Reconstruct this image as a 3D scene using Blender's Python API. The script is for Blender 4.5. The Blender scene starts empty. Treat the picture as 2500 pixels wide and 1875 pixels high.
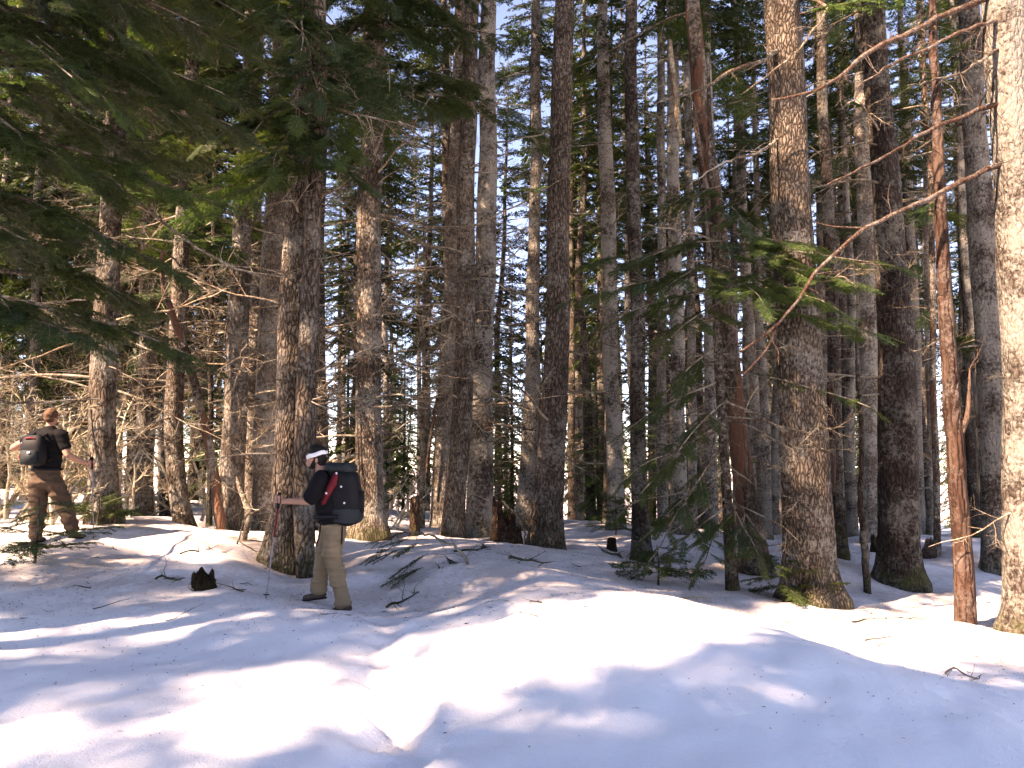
import bpy, bmesh, math, random
import numpy as np
from mathutils import Vector, Matrix

# ------------------------------------------------------------------ camera, sky, sun, exposure
scene = bpy.context.scene
col = scene.collection
EYE = 1.65
PITCH = math.radians(5.7)
cam_d = bpy.data.cameras.new('camera')
cam_d.sensor_width = 36.0
cam_d.lens = 27.0
cam_d.clip_start = 0.05
cam_d.clip_end = 2000.0
cam = bpy.data.objects.new('camera', cam_d)
col.objects.link(cam)
cam.location = (0, 0, EYE)
cam.rotation_euler = (math.pi / 2 + PITCH, 0, 0)
scene.camera = cam

SUN_AZ = (-0.80, -0.60)          # horizontal direction towards the sun
SUN_EL = math.radians(43)
world = bpy.data.worlds.new('World')
scene.world = world
world.use_nodes = True
wn = world.node_tree.nodes
bgn = wn['Background']
sky = wn.new('ShaderNodeTexSky')
sky.sky_type = 'NISHITA'
sky.sun_disc = False
sky.sun_elevation = SUN_EL
sky.sun_rotation = math.atan2(SUN_AZ[0], SUN_AZ[1])
sky.altitude = 3000
sky.air_density = 1.0
sky.dust_density = 0.1
sky.ozone_density = 4.0
world.node_tree.links.new(sky.outputs[0], bgn.inputs['Color'])
bgn.inputs['Strength'].default_value = 0.125

sun_d = bpy.data.lights.new('sun', 'SUN')
sun_d.energy = 5.0
sun_d.angle = math.radians(0.55)
sun_d.color = (1.0, 0.93, 0.82)
sun = bpy.data.objects.new('sun', sun_d)
col.objects.link(sun)
sdir = Vector((SUN_AZ[0] * math.cos(SUN_EL), SUN_AZ[1] * math.cos(SUN_EL), math.sin(SUN_EL)))
sun.rotation_euler = sdir.to_track_quat('Z', 'Y').to_euler()
sun.location = sdir * 60

scene.view_settings.view_transform = 'Standard'
scene.view_settings.look = 'None'
scene.view_settings.gamma = 1.0
scene.view_settings.use_curve_mapping = False
scene.view_settings.exposure = 2.4
scene.view_settings.use_white_balance = True      # the camera's balance for woodland shade
scene.view_settings.white_balance_temperature = 9300
scene.view_settings.white_balance_tint = 30

cy = scene.cycles
cy.max_bounces = 7
cy.diffuse_bounces = 3
cy.use_adaptive_sampling = True
cy.adaptive_threshold = 0.03
cy.glossy_bounces = 2
cy.transmission_bounces = 4
cy.transparent_max_bounces = 4
cy.caustics_reflective = False
cy.caustics_refractive = False
cy.sample_clamp_indirect = 6.0
cy.use_denoising = True

# ------------------------------------------------------------------ helpers
R = np.random.RandomState(11)
K = 2500.0 / 2212.0              # measured on a 2212 px wide view of the photograph
CP, SP = math.cos(PITCH), math.sin(PITCH)


def ray(u, v):
    x = (u - 1250) / 1875.0
    y = (937.5 - v) / 1875.0
    return np.array([x, CP - y * SP, SP + y * CP])


def PS(u, v, d):
    r = ray(u, v)
    return np.array([0, 0, EYE]) + r * (d / r[1])


def P(x, y, d):
    return PS(x * K, y * K, d)


class MB:
    """collects vertices and faces of one mesh"""
    def __init__(s):
        s.v = []; s.f = []; s.m = []; s.n = 0

    def add(s, v, f, mi=0):
        v = np.asarray(v, float).reshape(-1, 3)
        f = np.asarray(f, int)
        s.v.append(v); s.f.append(f + s.n); s.m.append(np.full(len(f), mi)); s.n += len(v)

    def tube(s, pts, rad, n=5, mi=0, cap=True):
        pts = np.asarray(pts, float); m = len(pts)
        rad = np.broadcast_to(np.asarray(rad, float), (m,))
        t = np.gradient(pts, axis=0)
        t /= np.linalg.norm(t, axis=1)[:, None] + 1e-9
        ref = np.array([0, 0, 1.0]) if abs(t[0][2]) < 0.8 else np.array([1.0, 0, 0])
        a = np.cross(t, ref); a /= np.linalg.norm(a, axis=1)[:, None] + 1e-9
        b = np.cross(a, t)
        th = np.arange(n) / n * 2 * math.pi
        V = pts[:, None, :] + rad[:, None, None] * (np.cos(th)[None, :, None] * a[:, None, :] + np.sin(th)[None, :, None] * b[:, None, :])
        i = np.arange(m - 1)[:, None] * n; j = np.arange(n)[None, :]; j2 = (j + 1) % n
        F = np.stack([i + j, i + j2, i + n + j2, i + n + j], -1).reshape(-1, 4)
        s.add(V.reshape(-1, 3), F, mi)
        if cap:
            base = s.n - m * n
            for r0, rev in ((0, True), (m - 1, False)):
                c = pts[r0]
                vs = np.vstack([V[r0], c])
                ff = [[(k + 1) % n, k, n, n] if rev else [k, (k + 1) % n, n, n] for k in range(n)]
                s.add(vs, ff, mi)

    def mesh(s, name, mats, smooth=True):
        V = np.vstack(s.v)
        F = np.vstack([f if f.shape[1] == 4 else np.hstack([f, f[:, -1:]]) for f in s.f])
        M = np.concatenate(s.m)
        return np_mesh(name, V, F, mats, M, smooth)


def np_mesh(name, V, F, mats, M=None, smooth=True):
    me = bpy.data.meshes.new(name)
    tri = F[:, 2] == F[:, 3]
    cnt = np.where(tri, 3, 4)
    keep = np.ones(F.shape, bool); keep[tri, 3] = False
    loops = F[keep]
    me.vertices.add(len(V)); me.vertices.foreach_set('co', V.astype(np.float32).ravel())
    me.loops.add(len(loops)); me.loops.foreach_set('vertex_index', loops.astype(np.int32))
    me.polygons.add(len(F))
    st = np.concatenate([[0], np.cumsum(cnt)[:-1]])
    me.polygons.foreach_set('loop_start', st.astype(np.int32))
    for m in mats:
        me.materials.append(m)
    if M is not None:
        me.polygons.foreach_set('material_index', M.astype(np.int32))
    me.polygons.foreach_set('use_smooth', np.full(len(F), smooth))
    me.update(calc_edges=True)
    me.validate()
    return me


def link(name, me, parent=None, loc=(0, 0, 0), rot=None, scale=None):
    o = bpy.data.objects.new(name, me)
    col.objects.link(o)
    o.parent = parent
    o.location = loc
    if rot is not None:
        o.rotation_euler = rot
    if scale is not None:
        o.scale = scale if hasattr(scale, '__len__') else (scale,) * 3
    return o


def tag(o, label=None, cat=None, group=None, kind=None):
    if label: o['label'] = label
    if cat: o['category'] = cat
    if group: o['group'] = group
    if kind: o['kind'] = kind
    return o


def empty(name, loc, label, cat, group=None):
    o = bpy.data.objects.new(name, None)
    o.empty_display_size = 0.2
    col.objects.link(o)
    o.location = loc
    return tag(o, label, cat, group)


def interp_path(pts, n):
    pts = np.asarray(pts, float)
    d = np.concatenate([[0], np.cumsum(np.linalg.norm(np.diff(pts[:, :3], axis=0), axis=1))])
    t = np.linspace(0, d[-1], n)
    out = np.stack([np.interp(t, d, pts[:, k]) for k in range(pts.shape[1])], 1)
    for _ in range(2):
        o2 = out.copy()
        o2[1:-1] = 0.25 * out[:-2] + 0.5 * out[1:-1] + 0.25 * out[2:]
        out = o2
    return out


# ------------------------------------------------------------------ materials
def mat(name, rough=0.8, color=(0.5, 0.5, 0.5), spec=0.3):
    m = bpy.data.materials.new(name)
    m.use_nodes = True
    b = m.node_tree.nodes['Principled BSDF']
    b.inputs['Base Color'].default_value = (*color, 1)
    b.inputs['Roughness'].default_value = rough
    b.inputs['Specular IOR Level'].default_value = spec
    return m, m.node_tree.nodes, m.node_tree.links, b


def ramp(N, stops):
    r = N.new('ShaderNodeValToRGB')
    e = r.color_ramp.elements
    while len(e) < len(stops):
        e.new(0.5)
    for k, (p, c) in enumerate(stops):
        e[k].position = p
        e[k].color = (*c, 1) if hasattr(c, '__len__') else (c, c, c, 1)
    return r


def mixc(N, L, fac, a, b, mode='MIX'):
    m = N.new('ShaderNodeMix'); m.data_type = 'RGBA'; m.blend_type = mode
    for sock, val in ((m.inputs[0], fac), (m.inputs[6], a), (m.inputs[7], b)):
        if hasattr(val, 'is_output'):
            L.new(val, sock)
        elif hasattr(val, '__len__'):
            sock.default_value = (*val, 1)
        else:
            sock.default_value = val
    return m.outputs[2]


def noise_tex(N, L, vec, scale, detail=4, rough=0.55, dist=0.0):
    t = N.new('ShaderNodeTexNoise')
    t.inputs['Scale'].default_value = scale
    t.inputs['Detail'].default_value = detail
    t.inputs['Roughness'].default_value = rough
    t.inputs['Distortion'].default_value = dist
    if vec is not None:
        L.new(vec, t.inputs['Vector'])
    return t.outputs['Fac']


def bark_material(name, dark, light, lichen, lich_amt, sx, sz, moss=0.0, patch=None, bump=0.6):
    m, N, L, b = mat(name, 0.92, spec=0.15)
    tc = N.new('ShaderNodeTexCoord')
    oi = N.new('ShaderNodeObjectInfo')
    off = N.new('ShaderNodeVectorMath'); off.operation = 'SCALE'
    cmb = N.new('ShaderNodeCombineXYZ')
    for k in range(3):
        L.new(oi.outputs['Random'], cmb.inputs[k])
    L.new(cmb.outputs[0], off.inputs[0]); off.inputs['Scale'].default_value = 37.0
    add = N.new('ShaderNodeVectorMath'); add.operation = 'ADD'
    L.new(tc.outputs['Object'], add.inputs[0]); L.new(off.outputs[0], add.inputs[1])
    # wobble so furrows meander
    nt = N.new('ShaderNodeTexNoise'); nt.inputs['Scale'].default_value = 5.0; nt.inputs['Detail'].default_value = 2
    L.new(add.outputs[0], nt.inputs['Vector'])
    wob = N.new('ShaderNodeVectorMath'); wob.operation = 'MULTIPLY_ADD'
    L.new(nt.outputs['Color'], wob.inputs[0]); wob.inputs[1].default_value = (0.09, 0.09, 0.12)
    L.new(add.outputs[0], wob.inputs[2])
    mp = N.new('ShaderNodeMapping'); mp.inputs['Scale'].default_value = (sx, sx, sz)
    L.new(wob.outputs[0], mp.inputs['Vector'])
    vs = N.new('ShaderNodeMath'); vs.operation = 'MULTIPLY_ADD'
    L.new(oi.outputs['Random'], vs.inputs[0]); vs.inputs[1].default_value = .7; vs.inputs[2].default_value = .62
    msc = N.new('ShaderNodeVectorMath'); msc.operation = 'SCALE'
    L.new(mp.outputs[0], msc.inputs[0]); L.new(vs.outputs[0], msc.inputs['Scale'])
    mp = msc
    vo = N.new('ShaderNodeTexVoronoi'); vo.feature = 'DISTANCE_TO_EDGE'; vo.inputs['Scale'].default_value = 1.0
    L.new(mp.outputs[0], vo.inputs['Vector'])
    vc = N.new('ShaderNodeTexVoronoi'); vc.feature = 'F1'; vc.inputs['Scale'].default_value = 1.0
    L.new(mp.outputs[0], vc.inputs['Vector'])
    edge = ramp(N, [(0.0, 0.0), (0.10, 0.45), (0.30, 1.0)])
    L.new(vo.outputs['Distance'], edge.inputs[0])
    grain = noise_tex(N, L, mp.outputs[0], 3.5, 6, 0.7)
    big = noise_tex(N, L, add.outputs[0], 1.3, 4, 0.6)
    lum = N.new('ShaderNodeMath'); lum.operation = 'MULTIPLY'
    L.new(edge.outputs[0], lum.inputs[0])
    gr = ramp(N, [(0.25, 0.35), (0.7, 1.0)]); L.new(grain, gr.inputs[0])
    L.new(gr.outputs[0], lum.inputs[1])
    c = mixc(N, L, lum.outputs[0], dark, light)
    # plate to plate tint
    sep = N.new('ShaderNodeSeparateColor'); L.new(vc.outputs['Color'], sep.inputs[0])
    tint = ramp(N, [(0.0, (0.72, 0.66, 0.62)), (1.0, (1.15, 1.12, 1.1))]); L.new(sep.outputs[0], tint.inputs[0])
    c = mixc(N, L, 1.0, c, tint.outputs[0], 'MULTIPLY')
    bt = ramp(N, [(0.3, (0.52, 0.50, 0.48)), (0.7, (1.30, 1.27, 1.23))]); L.new(big, bt.inputs[0])
    c = mixc(N, L, 1.0, c, bt.outputs[0], 'MULTIPLY')
    # lichen: pale crusty blotches
    l1 = noise_tex(N, L, add.outputs[0], 17.0, 10, 0.80, 0.4)
    l2 = noise_tex(N, L, add.outputs[0], 2.0, 3, 0.5)
    ls = N.new('ShaderNodeMath'); ls.operation = 'MULTIPLY_ADD'
    L.new(l2, ls.inputs[0]); ls.inputs[1].default_value = 0.55; L.new(l1, ls.inputs[2])
    lr = ramp(N, [(0.80 - lich_amt, 0.0), (0.95 - lich_amt, 0.9)]); L.new(ls.outputs[0], lr.inputs[0])
    c = mixc(N, L, lr.outputs[0], c, lichen)
    if patch:
        p1 = noise_tex(N, L, mp.outputs[0], 0.22, 3, 0.5, 0.5)
        pr = ramp(N, [(0.52, 0.0), (0.56, 1.0)]); L.new(p1, pr.inputs[0])
        c = mixc(N, L, pr.outputs[0], c, patch)
    if moss:
        sp = N.new('ShaderNodeSeparateXYZ'); L.new(tc.outputs['Object'], sp.inputs[0])
        mn = noise_tex(N, L, add.outputs[0], 6.0, 5, 0.7)
        mm = N.new('ShaderNodeMath'); mm.operation = 'MULTIPLY_ADD'
        L.new(sp.outputs['Z'], mm.inputs[0]); mm.inputs[1].default_value = -0.35; L.new(mn, mm.inputs[2])
        mr = ramp(N, [(0.42, 0.0), (0.56, moss)]); L.new(mm.outputs[0], mr.inputs[0])
        c = mixc(N, L, mr.outputs[0], c, (0.05, 0.06, 0.015))
    ot = ramp(N, [(0.0, (0.75, 0.73, 0.72)), (1.0, (1.2, 1.2, 1.2))]); L.new(oi.outputs['Random'], ot.inputs[0])
    c = mixc(N, L, 1.0, c, ot.outputs[0], 'MULTIPLY')
    L.new(c, b.inputs['Base Color'])
    hb = N.new('ShaderNodeMath'); hb.operation = 'MULTIPLY_ADD'
    L.new(grain, hb.inputs[0]); hb.inputs[1].default_value = 0.5; L.new(edge.outputs[0], hb.inputs[2])
    bp = N.new('ShaderNodeBump'); bp.inputs['Strength'].default_value = bump; bp.inputs['Distance'].default_value = 0.03
    L.new(hb.outputs[0], bp.inputs['Height'])
    L.new(bp.outputs[0], b.inputs['Normal'])
    return m


M_PLATED = bark_material('bark_plated', (0.030, 0.022, 0.017), (0.225, 0.188, 0.154), (0.27, 0.25, 0.215), 0.01, 24, 7, moss=0.45, bump=1.0)
M_LICHEN = bark_material('bark_lichen', (0.026, 0.020, 0.017), (0.105, 0.086, 0.072), (0.25, 0.235, 0.205), 0.12, 26, 9, moss=0.5)
M_BROWN = bark_material('bark_brown', (0.028, 0.020, 0.015), (0.190, 0.156, 0.126), (0.27, 0.25, 0.21), 0.03, 28, 6, moss=0.5)
M_DARK = bark_material('bark_dark', (0.016, 0.012, 0.010), (0.080, 0.062, 0.050), (0.17, 0.16, 0.135), 0.03, 26, 7, moss=0.7)
M_PALE = bark_material('bark_pale', (0.06, 0.05, 0.042), (0.26, 0.222, 0.185), (0.33, 0.31, 0.27), 0.06, 30, 9, moss=0.3)
M_RED = bark_material('bark_red', (0.040, 0.020, 0.014), (0.105, 0.062, 0.047), (0.16, 0.125, 0.105), 0.05, 20, 3.2, bump=0.8, patch=(0.105, 0.066, 0.048))
M_PEEL = bark_material('bark_peeling', (0.030, 0.022, 0.017), (0.15, 0.115, 0.09), (0.28, 0.26, 0.22), 0.04, 22, 5, patch=(0.125, 0.062, 0.040))
M_WOOD = bark_material('dead_wood', (0.10, 0.075, 0.055), (0.34, 0.265, 0.19), (0.42, 0.38, 0.30), 0.06, 40, 8, bump=0.3)
M_TWIG = bark_material('twig_bark', (0.045, 0.032, 0.024), (0.150, 0.112, 0.084), (0.26, 0.24, 0.19), 0.08, 40, 14, bump=0.3)
M_LIMBRED = bark_material('limb_bark', (0.07, 0.035, 0.022), (0.130, 0.080, 0.062), (0.20, 0.17, 0.145), 0.05, 40, 12, bump=0.6)
M_ROT = bark_material('rotten_wood', (0.014, 0.009, 0.007), (0.075, 0.038, 0.024), (0.14, 0.10, 0.065), 0.03, 45, 4, moss=0.3, bump=1.0)
M_SHRUB = bark_material('bare_shrub_bark', (0.16, 0.13, 0.09), (0.48, 0.42, 0.31), (0.52, 0.49, 0.38), 0.08, 40, 14, bump=0.2)


def needle_material(name, a, b_, trans=0.35):
    m, N, L, b = mat(name, 0.55, spec=0.25)
    geo = N.new('ShaderNodeNewGeometry')
    tc = N.new('ShaderNodeTexCoord')
    n = noise_tex(N, L, tc.outputs['Object'], 0.9, 3)
    r = ramp(N, [(0.3, a), (0.7, b_)]); L.new(n, r.inputs[0])
    v = ramp(N, [(0.0, (0.6, 0.62, 0.6)), (1.0, (1.35, 1.3, 1.2))]); L.new(geo.outputs['Random Per Island'], v.inputs[0])
    c = mixc(N, L, 1.0, r.outputs[0], v.outputs[0], 'MULTIPLY')
    L.new(c, b.inputs['Base Color'])
    tr = N.new('ShaderNodeBsdfTranslucent')
    c2 = mixc(N, L, 1.0, c, (1.5, 1.55, 0.7), 'MULTIPLY')
    L.new(c2, tr.inputs['Color'])
    ms = N.new('ShaderNodeMixShader'); ms.inputs[0].default_value = trans
    out = N['Material Output']
    L.new(b.outputs[0], ms.inputs[1]); L.new(tr.outputs[0], ms.inputs[2]); L.new(ms.outputs[0], out.inputs['Surface'])
    return m


M_NEEDLE = needle_material('needles_dark', (0.031, 0.050, 0.017), (0.050, 0.074, 0.024))
M_NEEDLE2 = needle_material('needles_light', (0.036, 0.070, 0.020), (0.060, 0.098, 0.028))
M_NEEDLE3 = needle_material('needles_blue', (0.028, 0.055, 0.026), (0.042, 0.076, 0.034))
M_CROWN = needle_material('crown_needles', (0.016, 0.027, 0.010), (0.028, 0.044, 0.015))
M_CROWN2 = needle_material('crown_needles_light', (0.024, 0.044, 0.013), (0.040, 0.064, 0.019))
M_DEADNEEDLE = needle_material('needles_dead', (0.12, 0.065, 0.035), (0.17, 0.10, 0.055), 0.15)


def snow_material():
    m, N, L, b = mat('snow', 0.6, spec=0.15)
    geo = N.new('ShaderNodeNewGeometry')
    at = N.new('ShaderNodeAttribute'); at.attribute_name = 'dirt'
    n1 = noise_tex(N, L, geo.outputs['Position'], 1.1, 5, 0.6)
    n2 = noise_tex(N, L, geo.outputs['Position'], 14.0, 6, 0.75)
    n3 = noise_tex(N, L, geo.outputs['Position'], 70.0, 3, 0.6)
    s = N.new('ShaderNodeMath'); s.operation = 'MULTIPLY_ADD'
    L.new(n2, s.inputs[0]); s.inputs[1].default_value = 0.7; L.new(n1, s.inputs[2])
    r = ramp(N, [(0.60, 0.25), (1.02, 1.0)]); L.new(s.outputs[0], r.inputs[0])
    d = N.new('ShaderNodeMath'); d.operation = 'MULTIPLY'
    L.new(r.outputs[0], d.inputs[0]); L.new(at.outputs['Fac'], d.inputs[1])
    c = mixc(N, L, d.outputs[0], (0.86, 0.865, 0.885), (0.38, 0.30, 0.26))
    # fine dark specks of needles and bark crumbs
    vo = N.new('ShaderNodeTexVoronoi'); vo.inputs['Scale'].default_value = 26.0
    L.new(geo.outputs['Position'], vo.inputs['Vector'])
    sr = ramp(N, [(0.0, 1.0), (0.10, 0.8), (0.16, 0.0)]); L.new(vo.outputs['Distance'], sr.inputs[0])
    sepc = N.new('ShaderNodeSeparateColor'); L.new(vo.outputs['Color'], sepc.inputs[0])
    pick = ramp(N, [(0.72, 0.0), (0.80, 1.0)]); L.new(sepc.outputs[0], pick.inputs[0])
    sm = N.new('ShaderNodeMath'); sm.operation = 'MULTIPLY'; L.new(sr.outputs[0], sm.inputs[0]); L.new(pick.outputs[0], sm.inputs[1])
    sd = N.new('ShaderNodeMath'); sd.operation = 'MULTIPLY'; L.new(sm.outputs[0], sd.inputs[0])
    at2 = ramp(N, [(0.0, 0.06), (0.6, 0.8)]); L.new(at.outputs['Fac'], at2.inputs[0])
    L.new(at2.outputs[0], sd.inputs[1])
    c = mixc(N, L, sd.outputs[0], c, (0.12, 0.085, 0.06))
    L.new(c, b.inputs['Base Color'])
    h = N.new('ShaderNodeMath'); h.operation = 'MULTIPLY_ADD'
    L.new(n3, h.inputs[0]); h.inputs[1].default_value = 0.5; L.new(n2, h.inputs[2])
    bp = N.new('ShaderNodeBump'); bp.inputs['Strength'].default_value = 0.5; bp.inputs['Distance'].default_value = 0.035
    L.new(h.outputs[0], bp.inputs['Height']); L.new(bp.outputs[0], b.inputs['Normal'])
    return m


M_SNOW = snow_material()

# ------------------------------------------------------------------ tree table
# x, y, width measured on the photograph (2212 wide), d = distance in metres
TREES = [
 dict(k='T1', d=11.5, p=[(222,1117,66),(222,950,57),(228,780,53),(238,450,47)], m='B', nb=14, lab='brown ridged conifer trunk with green moss at its foot beside the hiker in brown trousers'),
 dict(k='T2', d=15, p=[(310,1131,40),(312,950,36),(318,650,33)], m='B', nb=12, lab='slim straight brown conifer between the mossy footed trunk and the crooked trunk'),
 dict(k='T3', d=13, p=[(402,1157,46),(386,1085,40),(372,950,39),(376,820,38),(392,600,36)], m='B', nb=14, lab='crooked conifer whose trunk foot bends out over the snow with yellow moss'),
 dict(k='T3b', d=16, p=[(357,1139,24),(360,900,21),(372,600,19)], m='D', nb=8, lab='thin dark conifer half hidden behind the crooked trunk'),
 dict(k='T4b', d=14, p=[(452,1130,11),(455,800,11),(462,450,10)], m='D', nb=6, lab='very thin dark pole conifer behind the slanting reddish stem', h=12),
 dict(k='T5', d=13, p=[(497,1157,58),(500,1000,54),(512,800,48),(522,560,42)], m='A', nb=14, lab='stout brown conifer rising behind the foot of the slanting reddish stem'),
 dict(k='T6', d=14.8, p=[(544,1150,32),(543,950,29),(548,700,27)], m='A', nb=10, lab='pale slim conifer squeezed between two thick trunks behind the bent sapling'),
 dict(k='T7', d=13.5, p=[(577,1165,66),(577,900,58),(590,600,50),(600,250,44)], m='A', nb=14, lab='tall pale sunlit conifer just behind the twin trunk near the black shirted hiker'),
 dict(k='T8', d=10.5, p=[(608,1197,86),(625,1100,78),(632,900,72),(640,600,60),(652,200,52)], m='P', nb=14, seg=48, lab='thick left stem of the twin conifer right in front of the black shirted hiker'),
 dict(k='T8b', d=10.15, p=[(663,1243,32),(657,1160,42),(655,1050,50),(664,900,46),(675,500,38)], m='P', nb=8, lab='right stem of the twin conifer with a narrow foot beside the hiker legs'),
 dict(k='T9', d=14, p=[(692,1150,40),(690,900,34),(688,500,30)], m='D', nb=12, lab='dark conifer whose lower trunk is hidden behind the black shirted hiker'),
 dict(k='T10', d=12.3, p=[(800,1143,80),(796,1060,62),(795,870,56),(800,500,52),(807,100,50)], m='B', nb=22, seg=40, lab='brown conifer with flared foot and broad dark boughs overhead behind the large backpack'),
 dict(k='T11', d=17, p=[(950,1150,42),(954,1000,36),(964,800,36),(976,550,32),(985,300,28)], m='A', nb=12, lab='bright sunlit pale conifer trunk with a peeled strip of bark hanging beside it'),
 dict(k='T12', d=13.5, p=[(975,1178,56),(982,1080,46),(1000,870,44),(1006,600,42),(1014,200,36)], m='B', nb=14, lab='dark conifer leaning across the bright sunlit pale trunk with mossy left foot'),
 dict(k='T13', d=15, p=[(1035,1152,62),(1038,1000,55),(1043,800,50),(1050,450,44),(1055,100,38)], m='L', nb=14, lab='broad shaded conifer standing close behind the leaning mossy footed trunk'),
 dict(k='T14', d=20, p=[(1133,1150,48),(1142,1000,38),(1150,800,32),(1153,600,28),(1158,200,24)], m='L', nb=14, lab='slender grey conifer behind the rotten snag stump'),
 dict(k='T15', d=13.5, p=[(1177,1183,74),(1185,1080,62),(1195,900,58),(1205,600,52),(1215,150,47)], m='P', nb=16, seg=40, lab='big conifer with a wide dark flared foot and sunlit collar beside the rotten snag stump'),
 dict(k='T16', d=19, p=[(1332,1140,40),(1326,950,36),(1316,600,34),(1305,200,30)], m='L', nb=14, lab='grey lichen spotted conifer behind the small pale green fir on the snow'),
 dict(k='T17', d=13, p=[(1386,1207,42),(1380,1000,34),(1375,700,33),(1367,300,31)], m='D', nb=14, lab='dark upright conifer left of the drooping young fir'),
 dict(k='T18a', d=19, p=[(1432,1155,24),(1430,700,20),(1428,200,18)], m='L', nb=8, lab='thin grey conifer seen through the left boughs of the young fir'),
 dict(k='T18b', d=17, p=[(1468,1165,38),(1462,800,33),(1455,300,28)], m='L', nb=10, lab='medium grey conifer seen through the middle of the young fir boughs'),
 dict(k='T18c', d=22, p=[(1497,1150,20),(1494,700,18),(1484,100,16)], m='L', nb=8, lab='thin distant conifer seen between the medium grey trunk and the leaning peeling trunk'),
 dict(k='T18e', d=16, p=[(1538,1170,28),(1536,800,26),(1532,300,24)], m='L', nb=8, lab='shaded conifer standing directly behind the stem of the young fir'),
 dict(k='T20', d=12, p=[(1632,1228,64),(1615,1100,47),(1590,900,43),(1560,620,40),(1525,300,38),(1496,0,34)], m='K', nb=12, lab='leaning conifer with peeling reddish bark beside the drooping young fir'),
 dict(k='T22a', d=21, p=[(1655,1165,22),(1640,950,22),(1612,650,24),(1600,300,22)], m='A', nb=8, lab='pale sunlit conifer behind the leaning peeling trunk'),
 dict(k='T22b', d=25, p=[(1686,1165,26),(1684,900,24),(1680,500,22)], m='A', nb=8, lab='bright pale distant trunk touching the left edge of the thickest plated trunk'),
 dict(k='T23', d=10, p=[(1748,1309,130),(1746,1230,110),(1742,1050,102),(1738,870,97),(1718,600,90),(1704,350,84),(1690,0,78)], m='P', nb=12, seg=72, lab='thickest conifer with deeply plated tan bark standing beside the drooping young fir'),
 dict(k='T24', d=13, p=[(1812,1197,36),(1806,1000,32),(1797,700,27)], m='D', nb=8, lab='dark conifer with a torn strip of orange bark right of the thickest trunk'),
 dict(k='T25', d=17, p=[(1887,1168,46),(1880,950,42),(1874,600,40),(1866,200,38)], m='A', nb=10, lab='pale conifer with sunlit upper trunk behind the thick dark rough trunk'),
 dict(k='T26', d=11.9, p=[(1943,1273,98),(1943,1180,86),(1942,900,80),(1925,600,66),(1905,300,60),(1884,0,56)], m='D', nb=14, seg=56, lab='thick dark rough conifer between the thin black dead sapling and the red forked stem'),
 dict(k='T28a', d=21, p=[(1835,1165,30),(1830,800,28),(1822,300,26)], m='L', nb=8, lab='grey conifer behind the torn orange bark strip'),
 dict(k='T28b', d=24, p=[(1782,1160,26),(1779,700,24),(1768,200,22)], m='A', nb=8, lab='pale distant conifer touching the right edge of the thickest plated trunk'),
 dict(k='T28c', d=23, p=[(1987,1165,26),(1974,700,24),(1958,300,22)], m='L', nb=8, lab='grey distant conifer touching the right edge of the thick dark rough trunk'),
 dict(k='T29a', d=19, p=[(2012,1160,18),(2008,700,17),(1995,200,15)], m='A', nb=6, lab='thin pale conifer just left of the thin dark red pole'),
 dict(k='T29b', d=15, p=[(2024,1172,14),(2017,700,13),(2005,300,11)], m='K', nb=6, lab='thin dark red pole conifer left of the red forked stem', h=13),
 dict(k='T31', d=14, p=[(2157,1233,62),(2150,1050,60),(2143,900,58),(2122,500,53),(2098,150,47)], m='L', nb=12, seg=40, lab='grey conifer with a sunlit left edge right of the red forked stem'),
 dict(k='T32', d=9, p=[(2241,1352,122),(2230,1000,112),(2214,650,104),(2190,250,96),(2170,0,92)], m='L', nb=6, seg=56, lab='thick lichen mottled conifer whose long reddish dead limbs reach across other trunks'),
 dict(k='T33', d=22, p=[(2108,1160,30),(2092,700,28),(2070,200,24)], m='D', nb=8, lab='dark distant conifer seen between the red forked stem and the grey sunlit edged trunk'),
]
BARK = dict(B=M_BROWN, D=M_DARK, P=M_PLATED, A=M_PALE, L=M_LICHEN, R=M_RED, K=M_PEEL)

# ------------------------------------------------------------------ terrain
ctrl = [P(t['p'][0][0], t['p'][0][1] - 3, t['d']) for t in TREES]
# extra ground points: (x, y on the photograph, distance)
EX = [(40,1185,10.2),(130,1178,10.2),(480,1168,10.6),(300,1188,10.0),(180,1205,9.2),(20,1250,8.4),(300,1270,8.2),(440,1285,8.4),(520,1290,8.2),
      (590,1290,8.2),(745,1318,8.15),(672,1302,8.3),(850,1290,9.0),(960,1225,9.5),(1140,1222,9.6),(880,1338,7.3),(760,1345,7.2),(600,1325,7.4),
      (450,1335,7.2),(200,1330,7.2),(10,1350,6.8),(200,1420,5.9),(600,1420,6.0),(1000,1390,6.2),(1050,1330,7.0),(1170,1292,7.4),(1290,1287,7.3),(1400,1305,6.9),
      (1500,1332,6.5),(1600,1357,6.2),(1700,1392,5.8),(1850,1440,5.4),(2050,1490,5.1),(2200,1540,4.9),
      (1300,1245,9.6),(1450,1280,9.0),(1600,1310,8.6),(1750,1345,8.3),(1900,1372,7.8),(2150,1420,7.4),(1950,1405,6.9),(2200,1465,6.4),(1290,1200,12),
      (30,1659,4.1),(500,1659,4.0),(1000,1659,4.0),(1500,1659,4.0),(2000,1659,4.0),(200,1540,4.8),(1100,1500,5.0),(1600,1500,5.0),
      (1260,1160,18),(700,1165,11.5),(1000,1165,14.5),(2010,1215,15),(1700,1175,19),(2190,1225,15)]
ctrl += [P(a, b, c) for a, b, c in EX]
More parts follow.
